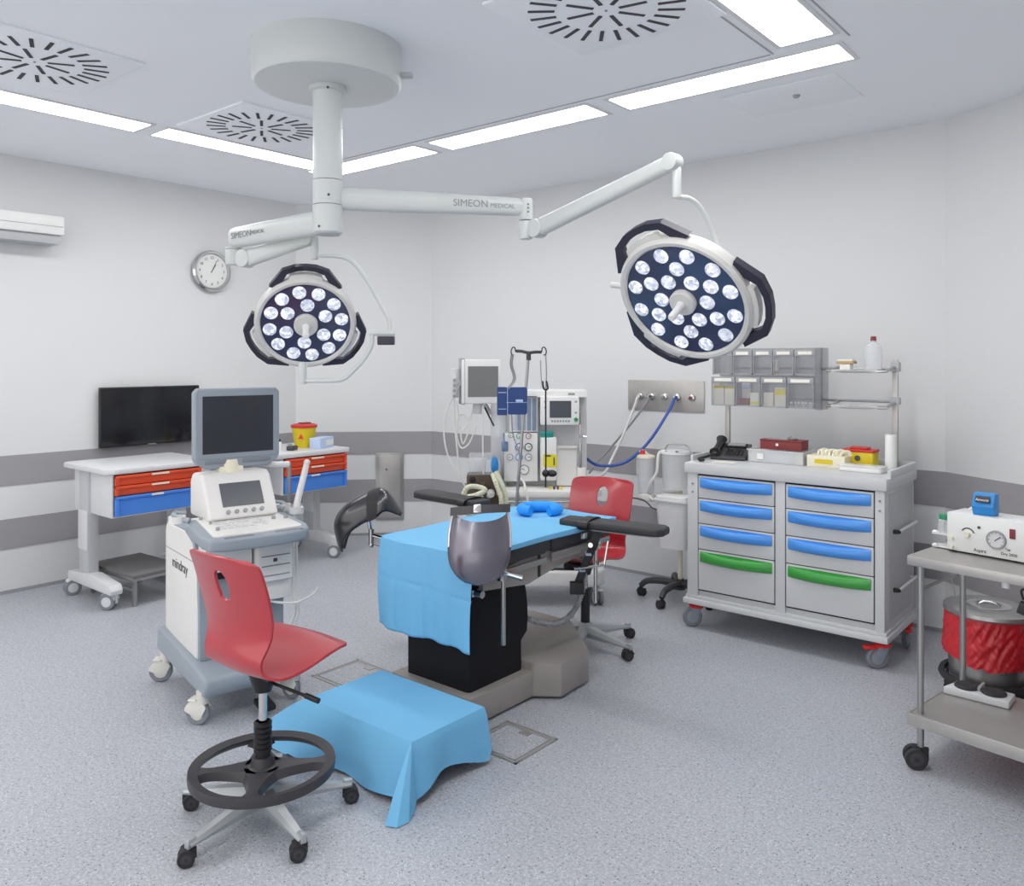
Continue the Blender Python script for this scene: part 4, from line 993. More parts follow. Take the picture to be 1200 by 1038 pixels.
hose([(-3.165, 5.255, 1.32), (-3.17, 5.22, 1.25), (-3.22, 5.15, 1.05), (-3.26, 5.05, .87), (-3.25, 4.95, .79), (-3.25, 4.82, .76), (-3.20, 4.70, .76)], .0095, 'hose_white', 'white gas hose looping from the first outlet down to the machine')
hose([(-3.07, 5.255, 1.32), (-3.09, 5.23, 1.26), (-3.2, 5.18, 1.10), (-3.33, 5.12, .93), (-3.36, 5.0, .84), (-3.28, 4.8, .80)], .008, 'hose_grey', 'grey gas hose running from the second outlet down behind the machine')
hose([(-2.86, 5.255, 1.32), (-2.88, 5.22, 1.24), (-2.95, 5.1, 1.05), (-3.03, 5.02, .93), (-3.12, 4.95, .86), (-3.25, 4.86, .85), (-3.3, 4.75, .92)], .0105, 'hose_blue', 'blue gas hose looping from the fourth outlet to the machine')
hose([(-2.93, 5.02, .93), (-2.98, 5.02, .96), (-3.03, 5.04, .92), (-3.04, 5.05, .78)], .008, 'hose_white', 'short white tube bending over beside the suction jar', grp=None)

# ------------------------------------------------------------------ suction stand
ss = thing('suction_stand', 'suction stand with clear canisters on a black five-star base', 'suction stand', (-2.635, 4.92, 0))
for k in range(5):
    a = R(200+72*k); g = G()
    g.tube([(.0, 0, .10), (.12*cos(a), .12*sin(a), .115), (.22*cos(a), .22*sin(a), .105), (.265*cos(a), .265*sin(a), .07)], lambda u: .026-.008*u, n=10); g.out('leg', 'plastic_dark', ss)
    castor(ss, .265*cos(a), .265*sin(a), .07, .026, a+1, 'chair')
g = G(); g.cyl((0, 0, .07), (0, 0, .14), .035, .024, n=16); g.out('base_hub', 'plastic_dark', ss)
g = G(); g.cyl((0, 0, .12), (0, 0, .98), .0155, n=16); g.out('pole', 'cream', ss)
g = G()
def bask(u, v):
    q = rrect(.19+.04*u, .15+.03*u, .03, 3); p = q[int(round(v*len(q))) % len(q)]; return V((p[0]+.035, p[1]-.11, .375+.30*u))
nq = len(rrect(1, 1, .1, 3)); g.grid(bask, 6, nq, wrap=True); g.box(-.055, .125, -.175, -.045, .373, .385, bev=.004); g.prism(rrect(.25, .20, .03, cx=.035, cy=-.11), .675, .695, bev=.006); bk_ = g.out('holder_bin', 'pale_grey', ss)
g = G(); g.prism(rrect(.22, .17, .02, cx=.035, cy=-.11), .695, .715, bev=.006); g.out('bin_lid', 'white', bk_)
def canister(x, y, z, r, h, name, lid):
    g = G(); g.lathe([(0, 0), (r*.9, 0), (r*.92, .004), (r, h), (r*.96, h), (r*.88, .008), (0, .008)], 28, T_(x, y, z)); c = g.out(name, 'clear_white', ss)
    g = G(); g.lathe([(0, h+.022), (r*.5, h+.022), (r*1.02, h+.014), (r*1.06, h), (0, h)], 28, T_(x, y, z)); g.out('lid', lid, c); return c
c1 = canister(-.225, -.06, .70, .058, .235, 'small_canister', 'cream')
g = G(); g.cyl((-.245, -.07, .957), (-.245, -.07, .985), .016, n=12); g.out('port', 'red_castor', c1)
c2 = canister(-.015, -.02, .74, .10, .235, 'large_canister', 'pale_grey')
g = G(); g.tube([(-.105, -.02, .985), (-.075, -.02, 1.03), (0, -.02, 1.035), (.06, -.02, 1.03), (.09, -.02, .99)], .006, n=8); g.out('carry_bar', 'steel', c2)
g = G(); g.cyl((-.05, -.10, .99), (-.05, -.103, .99), .01, n=10); g.cyl((.03, -.10, .99), (.03, -.103, .99), .012, n=10); g.box(-.11, -.09, -.02, .02, .965, .985); g.out('lid_knob', 'chrome', c2)
g = G(); g.tube([(-.07, -.06, .99), (-.11, -.09, .97), (-.12, -.10, .85), (-.16, -.11, .78), (-.2, -.10, .70)], .010, n=8); g.tube([(-.14, -.1, .66), (-.2, -.10, .69), (-.24, -.1, .68)], .012, n=8); g.out('suction_hose', 'hose_white', ss)
g = G(); g.lathe([(0, 0), (.055, 0), (.06, .02), (.055, .045), (0, .05)], 20, T_(-.215, -.07, .645)); g.box(-.22, .0, -.03, .0, .66, .69, bev=.005); g.out('canister_bracket', 'hose_white', ss)
g = G(); g.tube([(-.01, -.05, .60), (-.09, -.1, .60), (-.14, -.12, .61), (-.2, -.14, .66), (-.34, -.16, .67)], .005, n=6); g.out('power_cord', 'ink', ss)

# ------------------------------------------------------------------ anaesthesia machine (faces the camera)
am = thing('anaesthesia_machine', 'white anaesthesia workstation with small screen, gauges and vaporiser', 'anaesthesia machine', (-3.30, 4.39, 0), R(39.75))
# local: x to the image right, -y toward the camera ; depth 5.48
K = 5.35/962
def lx(px): return (px-655)*K
def lz(py): return 1.6-(py-421)*K
def ao(g, n_, m, par=None, label=None): return g.out(n_, m, par or am, label=label)
g = G(); g.prism([(lx(575), -.12), (lx(590), -.20), (lx(705), -.20), (lx(716), -.12), (lx(716), .26), (lx(575), .26)], .13, .235, bev=.02, seg=3); ao(g, 'base_platform', 'white')
g = G(); g.prism([(lx(618), -.14), (lx(700), -.14), (lx(700), .22), (lx(590), .22)], .235, .285, bev=.02); ao(g, 'foot_rest', 'grey_blue')
for x, y in ((lx(706), -.10), (lx(585), -.10), (lx(706), .2), (lx(590), .2)): castor(am, x, y, .135, .052, R(100), 'twin')
g = G(); g.box(lx(592), lx(697), -.02, .24, .28, lz(590), bev=.008); ao(g, 'cabinet', 'pale_grey')
for i, (a, b) in enumerate(((lz(612), lz(593)), (lz(638), lz(614)), (lz(664), lz(640)))):
    g = G(); g.box(lx(596), lx(693), -.032, -.018, a, b, bev=.004); d_ = ao(g, 'drawer', 'white'); g = G(); g.box(lx(630), lx(660), -.045, -.030, (a+b)/2-.008, (a+b)/2+.008, bev=.003); ao(g, 'handle', 'mid_grey', d_)
g = G(); g.prism([(lx(594), -.22), (lx(700), -.22), (lx(712), -.14), (lx(712), .24), (lx(594), .24)], lz(581), lz(573), bev=.008); g.box(lx(596), lx(705), -.20, .2, lz(592), lz(581), bev=.004); ao(g, 'work_surface', 'white')
g = G(); g.cyl((lx(600), -.225, lz(585)), (lx(700), -.225, lz(585)), .007, n=8); g.box(lx(612), lx(618), -.23, -.21, lz(588), lz(582)); ao(g, 'accessory_rail', 'steel')
g = G(); g.box(lx(592), lx(697), .04, .22, lz(573), lz(462), bev=.006); ao(g, 'back_tower', 'pale_grey')
g = G(); g.box(lx(590), lx(696), -.06, .22, lz(465), lz(458), bev=.004); g.box(lx(636), lx(696), -.065, -.055, lz(466), lz(459)); ts = ao(g, 'top_shelf', 'white')
g = G(); g.box(lx(673), lx(681), -.067, -.0655, lz(463.5), lz(461)); ao(g, 'print', 'ink_soft', ts)
# ventilator screen module
g = G(); g.prism(rrect(lx(686)-lx(640), .185, .012, cx=lx(663), cy=0), -.0, .06, M=T_(0, -.03, lz(482)) @ RX(pi/2), bev=.006); sm_ = ao(g, 'screen_module', 'white')
g = G(); g.box(lx(651), lx(676.5), -.0925, -.0905, lz(490), lz(470)); ao(g, 'screen', 'screen_grey', sm_)
for k in range(7): g = G(); g.box(lx(653+3.3*k), lx(655+3.3*k), -.094, -.0905, lz(495), lz(493)); ao(g, 'button', 'ink_soft', sm_)
for px, py in ((646, 471), (646, 478), (682, 471), (682, 484)): g = G(); g.box(lx(px-1.4), lx(px+1.4), -.0925, -.0905, lz(py+1), lz(py-1)); ao(g, 'button', 'mid_grey', sm_)
g = G(); g.cyl((lx(682), -.09, lz(492)), (lx(682), -.108, lz(492)), .013, n=14); ao(g, 'knob', 'green_cap', sm_)
g = G(); g.cyl((lx(688), -.05, lz(550)), (lx(688), -.05, lz(478)), .010, n=10); g.box(lx(686), lx(691), -.06, -.04, lz(515), lz(510)); g.cyl((lx(688), -.05, lz(512)), (lx(695), -.05, lz(513)), .005, n=8); ao(g, 'chrome_post', 'chrome')
g = G(); g.box(lx(684), lx(694), -.07, .0, lz(573), lz(550), bev=.004); ao(g, 'post_foot', 'white')
# flowmeter tubes
g = G(); g.box(lx(603), lx(638), -.02, .05, lz(508), lz(466), bev=.003); fm = ao(g, 'flowmeter_block', 'pale_grey')
for k in range(5): g = G(); g.cyl((lx(609+6*k), -.028, lz(506)), (lx(609+6*k), -.028, lz(468)), .010, n=10); ao(g, 'flow_tube', 'clear_blue' if k in (1, 3, 4) else 'clear_white', fm)
g = G(); g.box(lx(597), lx(637), -.06, .05, lz(566), lz(509), bev=.006); gpn = ao(g, 'gauge_panel', 'white')
for px, py, r_, m_ in ((605, 511, 3.2, 'ink_soft'), (615, 512, 3.4, 'teal'), (626, 512, 3.4, 'red_dark'), (615, 525, 4.6, 'hose_blue'), (626, 525, 4.8, 'ink'), (604, 537, 4, 'mid_grey'), (615, 537, 4.4, 'box_blue'), (626, 537, 4.4, 'mid_grey'), (621, 552, 6.2, 'mid_grey')):
    Fg = T_(lx(px), -.06, lz(py)) @ RX(pi/2)
    g = G(); g.lathe([(r_*K*.78, .010), (r_*K, .010), (r_*K, 0), (0, 0)], 20, Fg); q = ao(g, 'gauge', m_, gpn)
    g = G(); g.lathe([(0, .008), (r_*K*.8, .008), (r_*K*.8, .002), (0, .002)], 20, Fg); ao(g, 'gauge_face', 'white', gpn)
    g = G(); g.box(-.002, .002, -.002, r_*K*.55, .0085, .0095, M=Fg @ RZ(px*.7)); ao(g, 'needle', 'ink', gpn)
g = G(); g.box(lx(594), lx(602), -.10, -.06, lz(530), lz(518), bev=.008); g.cyl((lx(597), -.08, lz(518)), (lx(597), -.08, lz(508)), .006); ao(g, 'regulator', 'clear_blue')
# vaporiser
g = G(); g.box(lx(640), lx(659), -.14, -.02, lz(563), lz(513), bev=.01); vp = ao(g, 'vaporiser', 'white')
g = G(); g.lathe([(0, .04), (.034, .038), (.042, .03), (.042, 0), (0, 0)], 20, T_(lx(648), -.08, lz(513))); ao(g, 'dial', 'teal', vp)
g = G(); g.box(lx(643), lx(656), -.1415, -.1405, lz(547), lz(532)); g.box(lx(652.5), lx(659.2), -.143, -.1415, lz(547), lz(533)); ao(g, 'sticker', 'yellow_tag', vp)
g = G(); g.box(lx(645), lx(652), -.1425, -.1416, lz(535), lz(533)); g.box(lx(655), lx(656.5), -.1445, -.1432, lz(545), lz(536)); ao(g, 'print', 'ink', vp)
g = G(); g.box(lx(660), lx(684), -.03, .04, lz(572), lz(525), bev=.005); g.box(lx(660), lx(684), -.05, -.03, lz(527), lz(524)); ao(g, 'side_module', 'white')
for k in range(4): g = G(); g.box(lx(650+4.2*k), lx(652.5+4.2*k), -.19, -.185, lz(572), lz(568)); ao(g, 'small_tag', ['yellow', 'ink', 'red_dark', 'yellow_tag'][k], am)
# left column cylinder and absorber
g = G(); g.cyl((lx(590), .02, .5), (lx(590), .02, lz(458)), .052, n=20); ao(g, 'side_column', 'clear_white')
g = G(); g.box(lx(556), lx(583), -.16, -.02, lz(556), lz(532), bev=.005); ab = ao(g, 'absorber_dome', 'clear')
g = G(); g.box(lx(561), lx(576), -.10, -.05, lz(553), lz(538), bev=.004); ao(g, 'valve_block', 'pale_grey', ab)
g = G(); g.box(lx(553), lx(592), -.12, .02, lz(600), lz(556), bev=.015); ao(g, 'absorber_body', 'brown_metal')
for k, (px, py) in enumerate(((560, 562), (572, 566), (585, 563), (580, 580), (566, 585), (590, 578))):
    g = G(); g.cyl((lx(px), -.12, lz(py)), (lx(px), -.155, lz(py)), .02-.003*(k % 3), n=12, bev=.003); ao(g, 'fitting', ['black', 'brown_metal', 'black', 'chrome', 'black', 'tan'][k])
g = G(); g.cyl((lx(582), -.2, lz(577)), (lx(582), -.14, lz(577)), .025, n=14, bev=.004); g.cyl((lx(582), -.21, lz(577)), (lx(582), -.2, lz(577)), .012, n=10); ao(g, 'port', 'white')
g = G(); g.ball((lx(586), -.13, lz(545)), .04, sc=(.7, .7, 1.4)); ao(g, 'blue_filter', 'box_blue')
g = G(); g.tube([(lx(588), -.16, lz(553)), (lx(592), -.2, lz(560)), (lx(597), -.22, lz(572)), (lx(600), -.22, lz(590)), (lx(598), -.2, lz(612))], lambda u: .017+.002*sin(u*240), n=10, k=24); ao(g, 'breathing_hose', 'hose_cream')
g = G(); g.tube([(lx(584), -.16, lz(555)), (lx(589), -.24, lz(566)), (lx(594), -.26, lz(580)), (lx(594), -.24, lz(600))], lambda u: .015+.002*sin(u*240), n=10, k=30); ao(g, 'breathing_hose', 'hose_cream')
g = G(); g.tube([(lx(551), -.26, lz(575)), (lx(556), -.28, lz(567)), (lx(566), -.28, lz(566)), (lx(576), -.28, lz(570)), (lx(566), -.3, lz(575)), (lx(555), -.3, lz(578)), (lx(560), -.28, lz(583)), (lx(574), -.28, lz(578))], lambda u: .016+.002*sin(u*300), n=10, k=16); ao(g, 'coiled_hose', 'hose_cream')
g = G(); g.cyl((lx(593), -.18, lz(562)), (lx(596), -.19, lz(568)), .02, n=10); ao(g, 'hose_cuff', 'teal')
for pts in ([(548, 445), (540, 460), (530, 480), (526, 505), (531, 535), (545, 560), (552, 572)], [(541, 470), (545, 500), (548, 520), (553, 512), (556, 498), (550, 486), (543, 490), (541, 508), (546, 525), (556, 520), (564, 500)],
            [(572, 475), (572, 520), (573, 570)], [(560, 480), (556, 495), (548, 505)], [(555, 440), (541, 452), (538, 478), (542, 530), (546, 560)]):
    g = G(); g.tube([(lx(a), -.10, lz(b)) for a, b in pts], .0055, n=6); ao(g, 'sensor_cable', 'hose_white')
g = G(); g.tube([(lx(612), -.13, lz(560)), (lx(619), -.16, lz(562)), (lx(622), -.24, lz(570)), (lx(625), -.26, lz(590)), (lx(620), -.27, lz(602))], .008, n=8); ao(g, 'gas_tube', 'hose_white')
# patient monitor, mounted on machine's left arm
Fm = T_(lx(567), -.05, lz(448)) @ RZ(R(12))
g = G(); g.box(-.125, .135, -.08, .05, -.14, .15, bev=.012, M=Fm); pm = ao(g, 'patient_monitor', 'white')
g = G(); g.box(-.085, .115, -.0825, -.0795, -.095, .105, M=Fm); ao(g, 'screen', 'screen_soft', pm)
g = G(); g.prism([(-.127, -.06), (-.105, -.083), (-.105, .05), (-.127, .05)], -.145, .158, M=Fm, bev=.003); ao(g, 'side_trim', 'mid_grey', pm)
g = G(); g.box(-.18, -.127, -.02, .05, -.10, .09, bev=.01, M=Fm); ao(g, 'module_rack', 'pale_grey', pm)
for k in range(4): g = G(); g.cyl(Fm @ V((-.165, -.02, -.09+.035*k)), Fm @ V((-.17, -.05, -.09+.035*k)), .010, n=8); ao(g, 'connector', 'mid_grey', pm)
g = G(); g.tube([(lx(574), 0, lz(475)), (lx(580), .02, lz(484)), (lx(592), .05, lz(490))], .016, n=8); g.cyl((lx(566), -.04, lz(486)), (lx(566), -.04, lz(472)), .035, n=12); ao(g, 'mount_arm', 'pale_grey')
g = G(); g.tube([(lx(574), -.06, lz(478)), (lx(580), -.07, lz(490)), (lx(585), -.07, lz(500))], .006, n=6); ao(g, 'black_cable', 'black')

# ------------------------------------------------------------------ ultrasound machine
us = thing('ultrasound_machine', 'grey and white ultrasound machine with monitor behind the front red chair', 'ultrasound machine', (-3.59, 2.175, 0), R(-11.5))
def uo(g, n_, m, par=None, ang=35): return g.out(n_, m, par or us, ang=ang)
for x, y, s_ in ((.30, -.22, R(40)), (.30, .205, R(20)), (-.31, -.20, R(60)), (-.30, .21, R(60))): castor(us, x, y, .15, .056, s_, 'us')
g = G(); g.prism([(-.36, .155), (.345, .125), (.37, .17), (.36, .215), (.2, .235), (-.34, .275)], -.235, .235, M=RX(pi/2), bev=.02, seg=3); uo(g, 'base_skirt', 'us_grey')
YZ = RX(pi/2)
g = G(); g.prism([(-.315, .26), (.16, .235), (.16, .62), (.10, .76), (-.02, .80), (-.29, .80), (-.315, .76)], -.205, .205, M=YZ, bev=.018, seg=3); body = uo(g, 'body', 'us_white')
g = G(); g.prism([(-.20, .806), (.02, .806), (.12, .77), (.18, .62), (.19, .45), (.16, .45), (.14, .62), (.09, .745), (.0, .775), (-.20, .775)], -.2, .2, M=YZ @ T_(0, 0, 0), bev=.008); uo(g, 'neck_shroud', 'us_grey')
Ft = frame((.0, -.2062, 0), (1, 0, 0), (0, 0, 1), (0, -1, 0))
text('lettering', 'mindray', .072, 'ink', body, Ft @ T_(-.075, .62, .0))
g = G(); g.box(-.30, .155, -.2075, -.2045, .675, .678); uo(g, 'panel_seam', 'mid_grey', body)
# front: white drawers, printer and grey lower column
g = G(); g.box(.155, .19, -.20, .20, .235, .48, bev=.012); uo(g, 'lower_front', 'us_grey')
g = G(); g.box(.15, .255, -.195, .02, .64, .76, bev=.012); uo(g, 'left_front_panel', 'us_white')
g = G(); g.box(.15, .215, -.19, .19, .60, .66, bev=.004); uo(g, 'bay_recess', 'dark_hole')
g = G(); g.box(.14, .30, .03, .195, .575, .74, bev=.008); pr = uo(g, 'printer', 'us_white')
for k in range(3): g = G(); g.box(.298, .303, .045, .18, .60+.045*k, .605+.045*k); uo(g, 'slot', 'ink_soft', pr)
g = G(); g.box(.30, .304, .10, .118, .665, .680); uo(g, 'button', 'ink', pr)
g = G(); g.box(.14, .27, .03, .195, .48, .57, bev=.008); uo(g, 'lower_panel', 'us_white')
# console
def slab(par, nm, m, pts, z0, z1, tilt, bev, cx):
    g = G(); g.prism(pts, z0, z1, M=T_(cx, 0, .83) @ RY(R(tilt)) , bev=bev, seg=3); return uo(g, nm, m, par)
cpts = [(-.20, -.205), (-.12, -.235), (.09, -.245), (.155, -.225), (.18, -.17), (.19, 0), (.18, .17), (.155, .225), (.09, .245), (-.12, .235), (-.20, .205)]
con = slab(None, 'console', 'us_grey', cpts, -.045, .012, 5, .016, .26)
slab(con, 'key_deck', 'us_white', [(-.19, -.18), (.12, -.205), (.135, -.19), (.145, 0), (.135, .19), (.12, .205), (-.19, .18)], .005, .02, 5, .005, .26)
CM = T_(.26, 0, .83) @ RY(R(5))
for x, y, r_ in ((-.11, -.12, .011), (-.12, -.05, .011), (-.12, .02, .011), (-.12, .09, .011), (.05, -.16, .010), (-.15, -.17, .009), (-.02, .125, .010), (-.01, .18, .010), (-.06, -.155, .007)):
    g = G(); g.cyl(CM @ V((x, y, .020)), CM @ V((x, y, .033)), r_, r_*.85, n=12, bev=.001); uo(g, 'knob', 'mid_grey', con)
g = G(); g.ball(CM @ V((.055, .03, .018)), .016, sc=(1, 1, .7)); uo(g, 'trackball', 'us_white', con)
for i in range(4):
    for j in range(7):
        if (i, j) in ((2, 4), (2, 3), (1, 5)): continue
        g = G(); x, y = -.075+.038*i, -.13+.032*j; g.box(x-.009, x+.009, y-.011, y+.011, .020, .0235, M=CM, bev=.002); uo(g, 'key', 'pale_grey', con)
for y0, y1 in ((-.17, -.04), (.06, .19)):
    g = G(); g.box(.148, .17, y0, y1, .008, .0145, M=CM, bev=.004); uo(g, 'grip_slot', 'castor_grey', con)
for sg in (-1, 1):
    g = G(); g.tube([(.10, sg*.215, .86), (.04, sg*.262, .875), (-.01, sg*.245, .88), (.0, sg*.20, .875)], .014, n=8); uo(g, 'cup_holder', 'us_grey', con)
    g = G(); g.lathe([(.026, .0), (.038, .0), (.038, .03), (.026, .03), (.026, 0)], 20, T_(.05, sg*.255, .85)); uo(g, 'probe_cup', 'us_white', con)
# touch screen wedge
g = G(); g.prism([(.16, .855), (.19, .865), (.085, 1.045), (.05, 1.065), (-.06, 1.06), (-.09, 1.02), (-.09, .855)], -.175, .155, M=YZ, bev=.022, seg=3); wd_ = uo(g, 'touch_panel', 'us_white')
tdir = V((-.105, 0, .18)).normalized(); Fs = frame((.1385, .015, .955), (0, 1, 0), tdir)
g = G(); g.box(-.098, .098, -.045, .072, .0, .0025, M=Fs); uo(g, 'touch_screen', 'screen_grey', wd_)
for k in range(5): g = G(); p = Fs @ V((-.08+.040*k, -.072, 0)); g.cyl(p, p+Fs.to_3x3() @ V((0, 0, .009)), .010, n=12); uo(g, 'knob', 'mid_grey', wd_)
# monitor
g = G(); g.cyl((.0, 0, 1.04), (.0, 0, 1.12), .06, .045, n=20); g.box(-.02, .045, -.06, .06, 1.055, 1.09, bev=.015); uo(g, 'monitor_neck', 'cream')
MQ = T_(.035, .035, 1.270) @ RY(R(0))
def mpt(w, h):
    return [(-w/2+.012, -h/2+.03), (-w/2+.06, -h/2), (w/2-.06, -h/2), (w/2-.012, -h/2+.03), (w/2, -h/2+.05), (w/2, h/2-.02), (w/2-.018, h/2), (-w/2+.018, h/2), (-w/2, h/2-.02), (-w/2, -h/2+.05)]
FQ = MQ @ frame((0, 0, 0), (0, 1, 0), (0, 0, 1))
g = G(); g.prism(mpt(.415, .385), -.05, .0, M=FQ, bev=.010, seg=3); mo = uo(g, 'monitor', 'us_grey')
g = G(); g.prism(rrect(.385, .325, .01, cy=.022), 0, .004, M=FQ, bev=.0015); uo(g, 'bezel', 'us_grey', mo)
g = G(); g.box(-.172, .172, -.118, .155, .0035, .0055, M=FQ); uo(g, 'screen', 'screen', mo)
g = G(); g.box(-.16, -.02, -.168, -.15, .0, .0035, M=FQ, bev=.001); g.box(.02, .16, -.168, -.15, .0, .0035, M=FQ, bev=.001); uo(g, 'speaker_strip', 'castor_grey', mo)
# cable arm at the right
g = G(); g.tube([(.0, .10, 1.10), (.0, .22, 1.075), (.02, .30, 1.07)], .016, n=8, flat=.8); uo(g, 'cable_arm', 'pale_grey')
g = G(); g.cyl((.02, .30, 1.08), (.02, .30, .88), .009, n=10); uo(g, 'cable_post', 'steel')
g = G(); g.tube([(.17, .265, .83), (.17, .275, .90), (.17, .315, 1.05), (.17, .325, 1.09)], lambda u: .019-.005*u, n=10); g.ball((.17, .326, 1.093), .016); uo(g, 'probe', 'us_white')
g = G(); g.lathe([(.024, 0), (.036, 0), (.036, .03), (.024, .03), (.024, 0)], 20, T_(.17, .27, .85)); uo(g, 'probe_cup', 'pale_grey')
for k, (a, b) in enumerate(((.225, .235), (.245, .25))):
    g = G(); g.tube([(.2, a, .84), (.22, b, .70), (.23, a, .50), (.24, b, .40), (.22, a-.03, .30-.04*k)], .006, n=6); uo(g, 'probe_cable', 'hose_white')
g = G(); g.tube([(.22, .06, .49), (.26, .14, .46), (.28, .22, .45), (.28, .30, .47), (.27, .34, .50)], .006, n=6); uo(g, 'probe_cable', 'hose_white')
g = G(); g.lathe([(0, 0), (.03, .0), (.042, .03), (.04, .08), (.02, .12), (0, .125)], 18, T_(.22, .03, .38)); uo(g, 'gel_bottle', 'clear_white')
g = G(); g.box(.30, .40, .0, .07, .05, .075, bev=.008, M=RY(R(8)) @ T_(0, 0, .03)); g.box(.27, .31, .01, .06, .09, .14, bev=.004); uo(g, 'brake_pedal', 'black')

# ------------------------------------------------------------------ left work carts
def work_cart(y0, y1, dy0, dy1, zt, label, xf=-5.27):
    t = thing('work_cart', label, 'work cart', (-5.6, (y0+y1)/2, 0), 0, 'wheeled work carts along the left wall')
    def w(g, n_, m, par=None): return g.out(n_, m, par or t, world=True)
    g = G(); g.prism([(-5.95, y0+.03), (-5.92, y0), (xf-.05, y0), (xf, y0+.05), (xf, y1-.03), (xf-.03, y1), (-5.92, y1), (-5.95, y1-.03)], zt-.035, zt, bev=.008); w(g, 'tabletop', 'pale_grey')
    for y in (y0+.06, y1-.10):
        g = G(); g.box(-5.74, -5.60, y-.035, y+.035, .14, zt-.035, bev=.006); w(g, 'post', 'cart_edge')
        g = G(); g.box(-5.738, -5.602, y-.042, y-.034, .34, .60, bev=.004); w(g, 'post_cover', 'pale_grey')
        g = G(); g.prism([(-5.92, .125), (-5.90, .165), (-5.55, .195), (-5.28, .165), (-5.26, .13), (-5.27, .10), (-5.9, .10)], y-.04, y+.04, M=Mx(((1, 0, 0, 0), (0, 0, 1, 0), (0, 1, 0, 0), (0, 0, 0, 1))), bev=.012); w(g, 'foot', 'pale_grey')
        for x in (-5.33, -5.87): castor(t, x+5.6, y-(y0+y1)/2, .12, .052, R(35) if x > -5.5 else R(80), 'twin')
    g = G(); g.box(-5.85, xf-.03, dy0-.012, dy1+.012, zt-.315, zt-.035, bev=.004); w(g, 'drawer_box', 'pale_grey')
    g = G(); g.box(xf-.032, xf-.026, dy0, dy1, zt-.305, zt-.04); w(g, 'drawer_gap', 'dark_hole')
    zz = [(zt-.108, zt-.045), (zt-.172, zt-.112), (zt-.305, zt-.178)]
    for i, (a, b) in enumerate(zz):
        mm = 'blue_drawer' if i == 2 else 'orange'
        g = G(); g.box(xf-.028, xf-.012, dy0+.004, dy1-.004, a, b, bev=.003)
        # raised rim frame
        g.box(xf-.016, xf+.006, dy0, dy1, b-.016, b, bev=.003); g.box(xf-.016, xf+.002, dy0, dy0+.022, a, b, bev=.003); g.box(xf-.016, xf+.002, dy1-.022, dy1, a, b, bev=.003)
        d_ = w(g, 'drawer', mm)
        g = G(); m_ = (dy0+dy1)/2; g.box(xf+.006, xf+.008, m_-.06, m_+.06 if i < 2 else m_+.02, b-.014, b-.002); w(g, 'label_strip', 'cream', d_)
    return t
work_cart(2.345, 3.12, 2.40, 2.985, .9, 'left work cart with orange and blue drawers under the television')
work_cart(3.30, 4.30, 3.67, 4.25, .885, 'second work cart with orange and blue drawers behind the ultrasound')
# step stool by the left cart
t = thing('step_stool', 'low grey step stool with steel frame beside the left cart', 'step', (-5.55, 2.66, 0), R(3))
g = G(); g.box(-.30, .285, -.17, .20, .185, .205, bev=.004); g.out('tread', 'step_top', t)
g = G(); g.box(-.305, .29, -.175, .205, .165, .186, bev=.004); g.out('tread_frame', 'steel', t)
for sx, sy in ((-.28, -.15), (-.28, .18), (.265, -.15), (.265, .18)):
    g = G(); g.box(sx-.012, sx+.012, sy-.012, sy+.012, 0, .17, bev=.003); g.out('leg', 'steel', t)
g = G(); g.box(-.28, .265, -.16, -.145, .10, .115); g.out('stretcher', 'steel', t)
# things on second cart
z2 = .8855
t = thing('sharps_bucket', 'round yellow sharps bucket with red-brown lid on the second cart', 'sharps box', (-5.58, 4.06, z2))
g = G(); g.lathe([(0, 0), (.072, 0), (.098, .165), (.10, .17), (0, .17)], 28); g.out('container', 'yellow', t)
g = G(); g.lathe([(.098, .160), (.105, .162), (.105, .182), (.08, .19), (0, .192)], 28); l = g.out('lid', 'red_lid', t)
g = G(); g.box(-.04, .03, -.03, .05, .192, .2, bev=.003); g.out('flap', 'red_dark', l)
g = G(); g.prism([(-.024, .0), (.024, 0), (0, .04)], .098, .1, M=frame((0, 0, .075), (.77, .64, 0), (0, 0, 1), (.64, -.77, 0))); g.out('hazard_mark', 'red_castor', t)
t = thing('tissue_box', 'pale blue and white carton beside the yellow sharps bucket', 'box', (-5.44, 4.13, z2), R(20))
g = G(); g.box(-.05, .05, -.10, .10, 0, .085, bev=.002); g.out('carton', 'box_pale_blue', t)
g = G(); g.box(.0505, .052, -.02, .09, .02, .065); g.out('print', 'white', t)
t = thing('tape_dispenser', 'small dark grey device on the second cart', 'device', (-5.46, 3.86, z2), R(30))
g = G(); g.box(-.03, .03, -.045, .045, 0, .035, bev=.01); g.out('device_body', 'plastic_dark', t); g = G(); g.cyl((-.01, -.02, .035), (-.01, -.02, .05), .015, n=12); g.out('knob', 'ink_soft', t)
for i, (x, y, r_, h_, m1, m2, lab) in enumerate(((-5.50, 3.66, .024, .075, 'red_dark', 'white', 'small dark red capped bottle on second cart beside monitor edge'), (-5.48, 3.75, .026, .085, 'white', 'navy', 'small white bottle with dark cap on the second cart'),
        (-5.46, 3.59, .022, .06, 'yellow', 'red_dark', 'small yellow bottle near the monitor edge on second cart'))):
    t = thing('small_bottle', lab, 'bottle', (x, y, z2), 0, 'bottles on the second cart')
    g = G(); g.lathe([(0, 0), (r_, 0), (r_, h_*.75), (r_*.5, h_*.9), (0, h_*.9)], 16); g.out('bottle_body', m1, t)
    g = G(); g.cyl((0, 0, h_*.88), (0, 0, h_*1.1), r_*.6, n=12); g.out('cap', m2, t)
t = thing('sphygmomanometer', 'dark red tubing ring and bulb standing on second cart', 'pressure gauge', (-5.62, 3.62, z2))
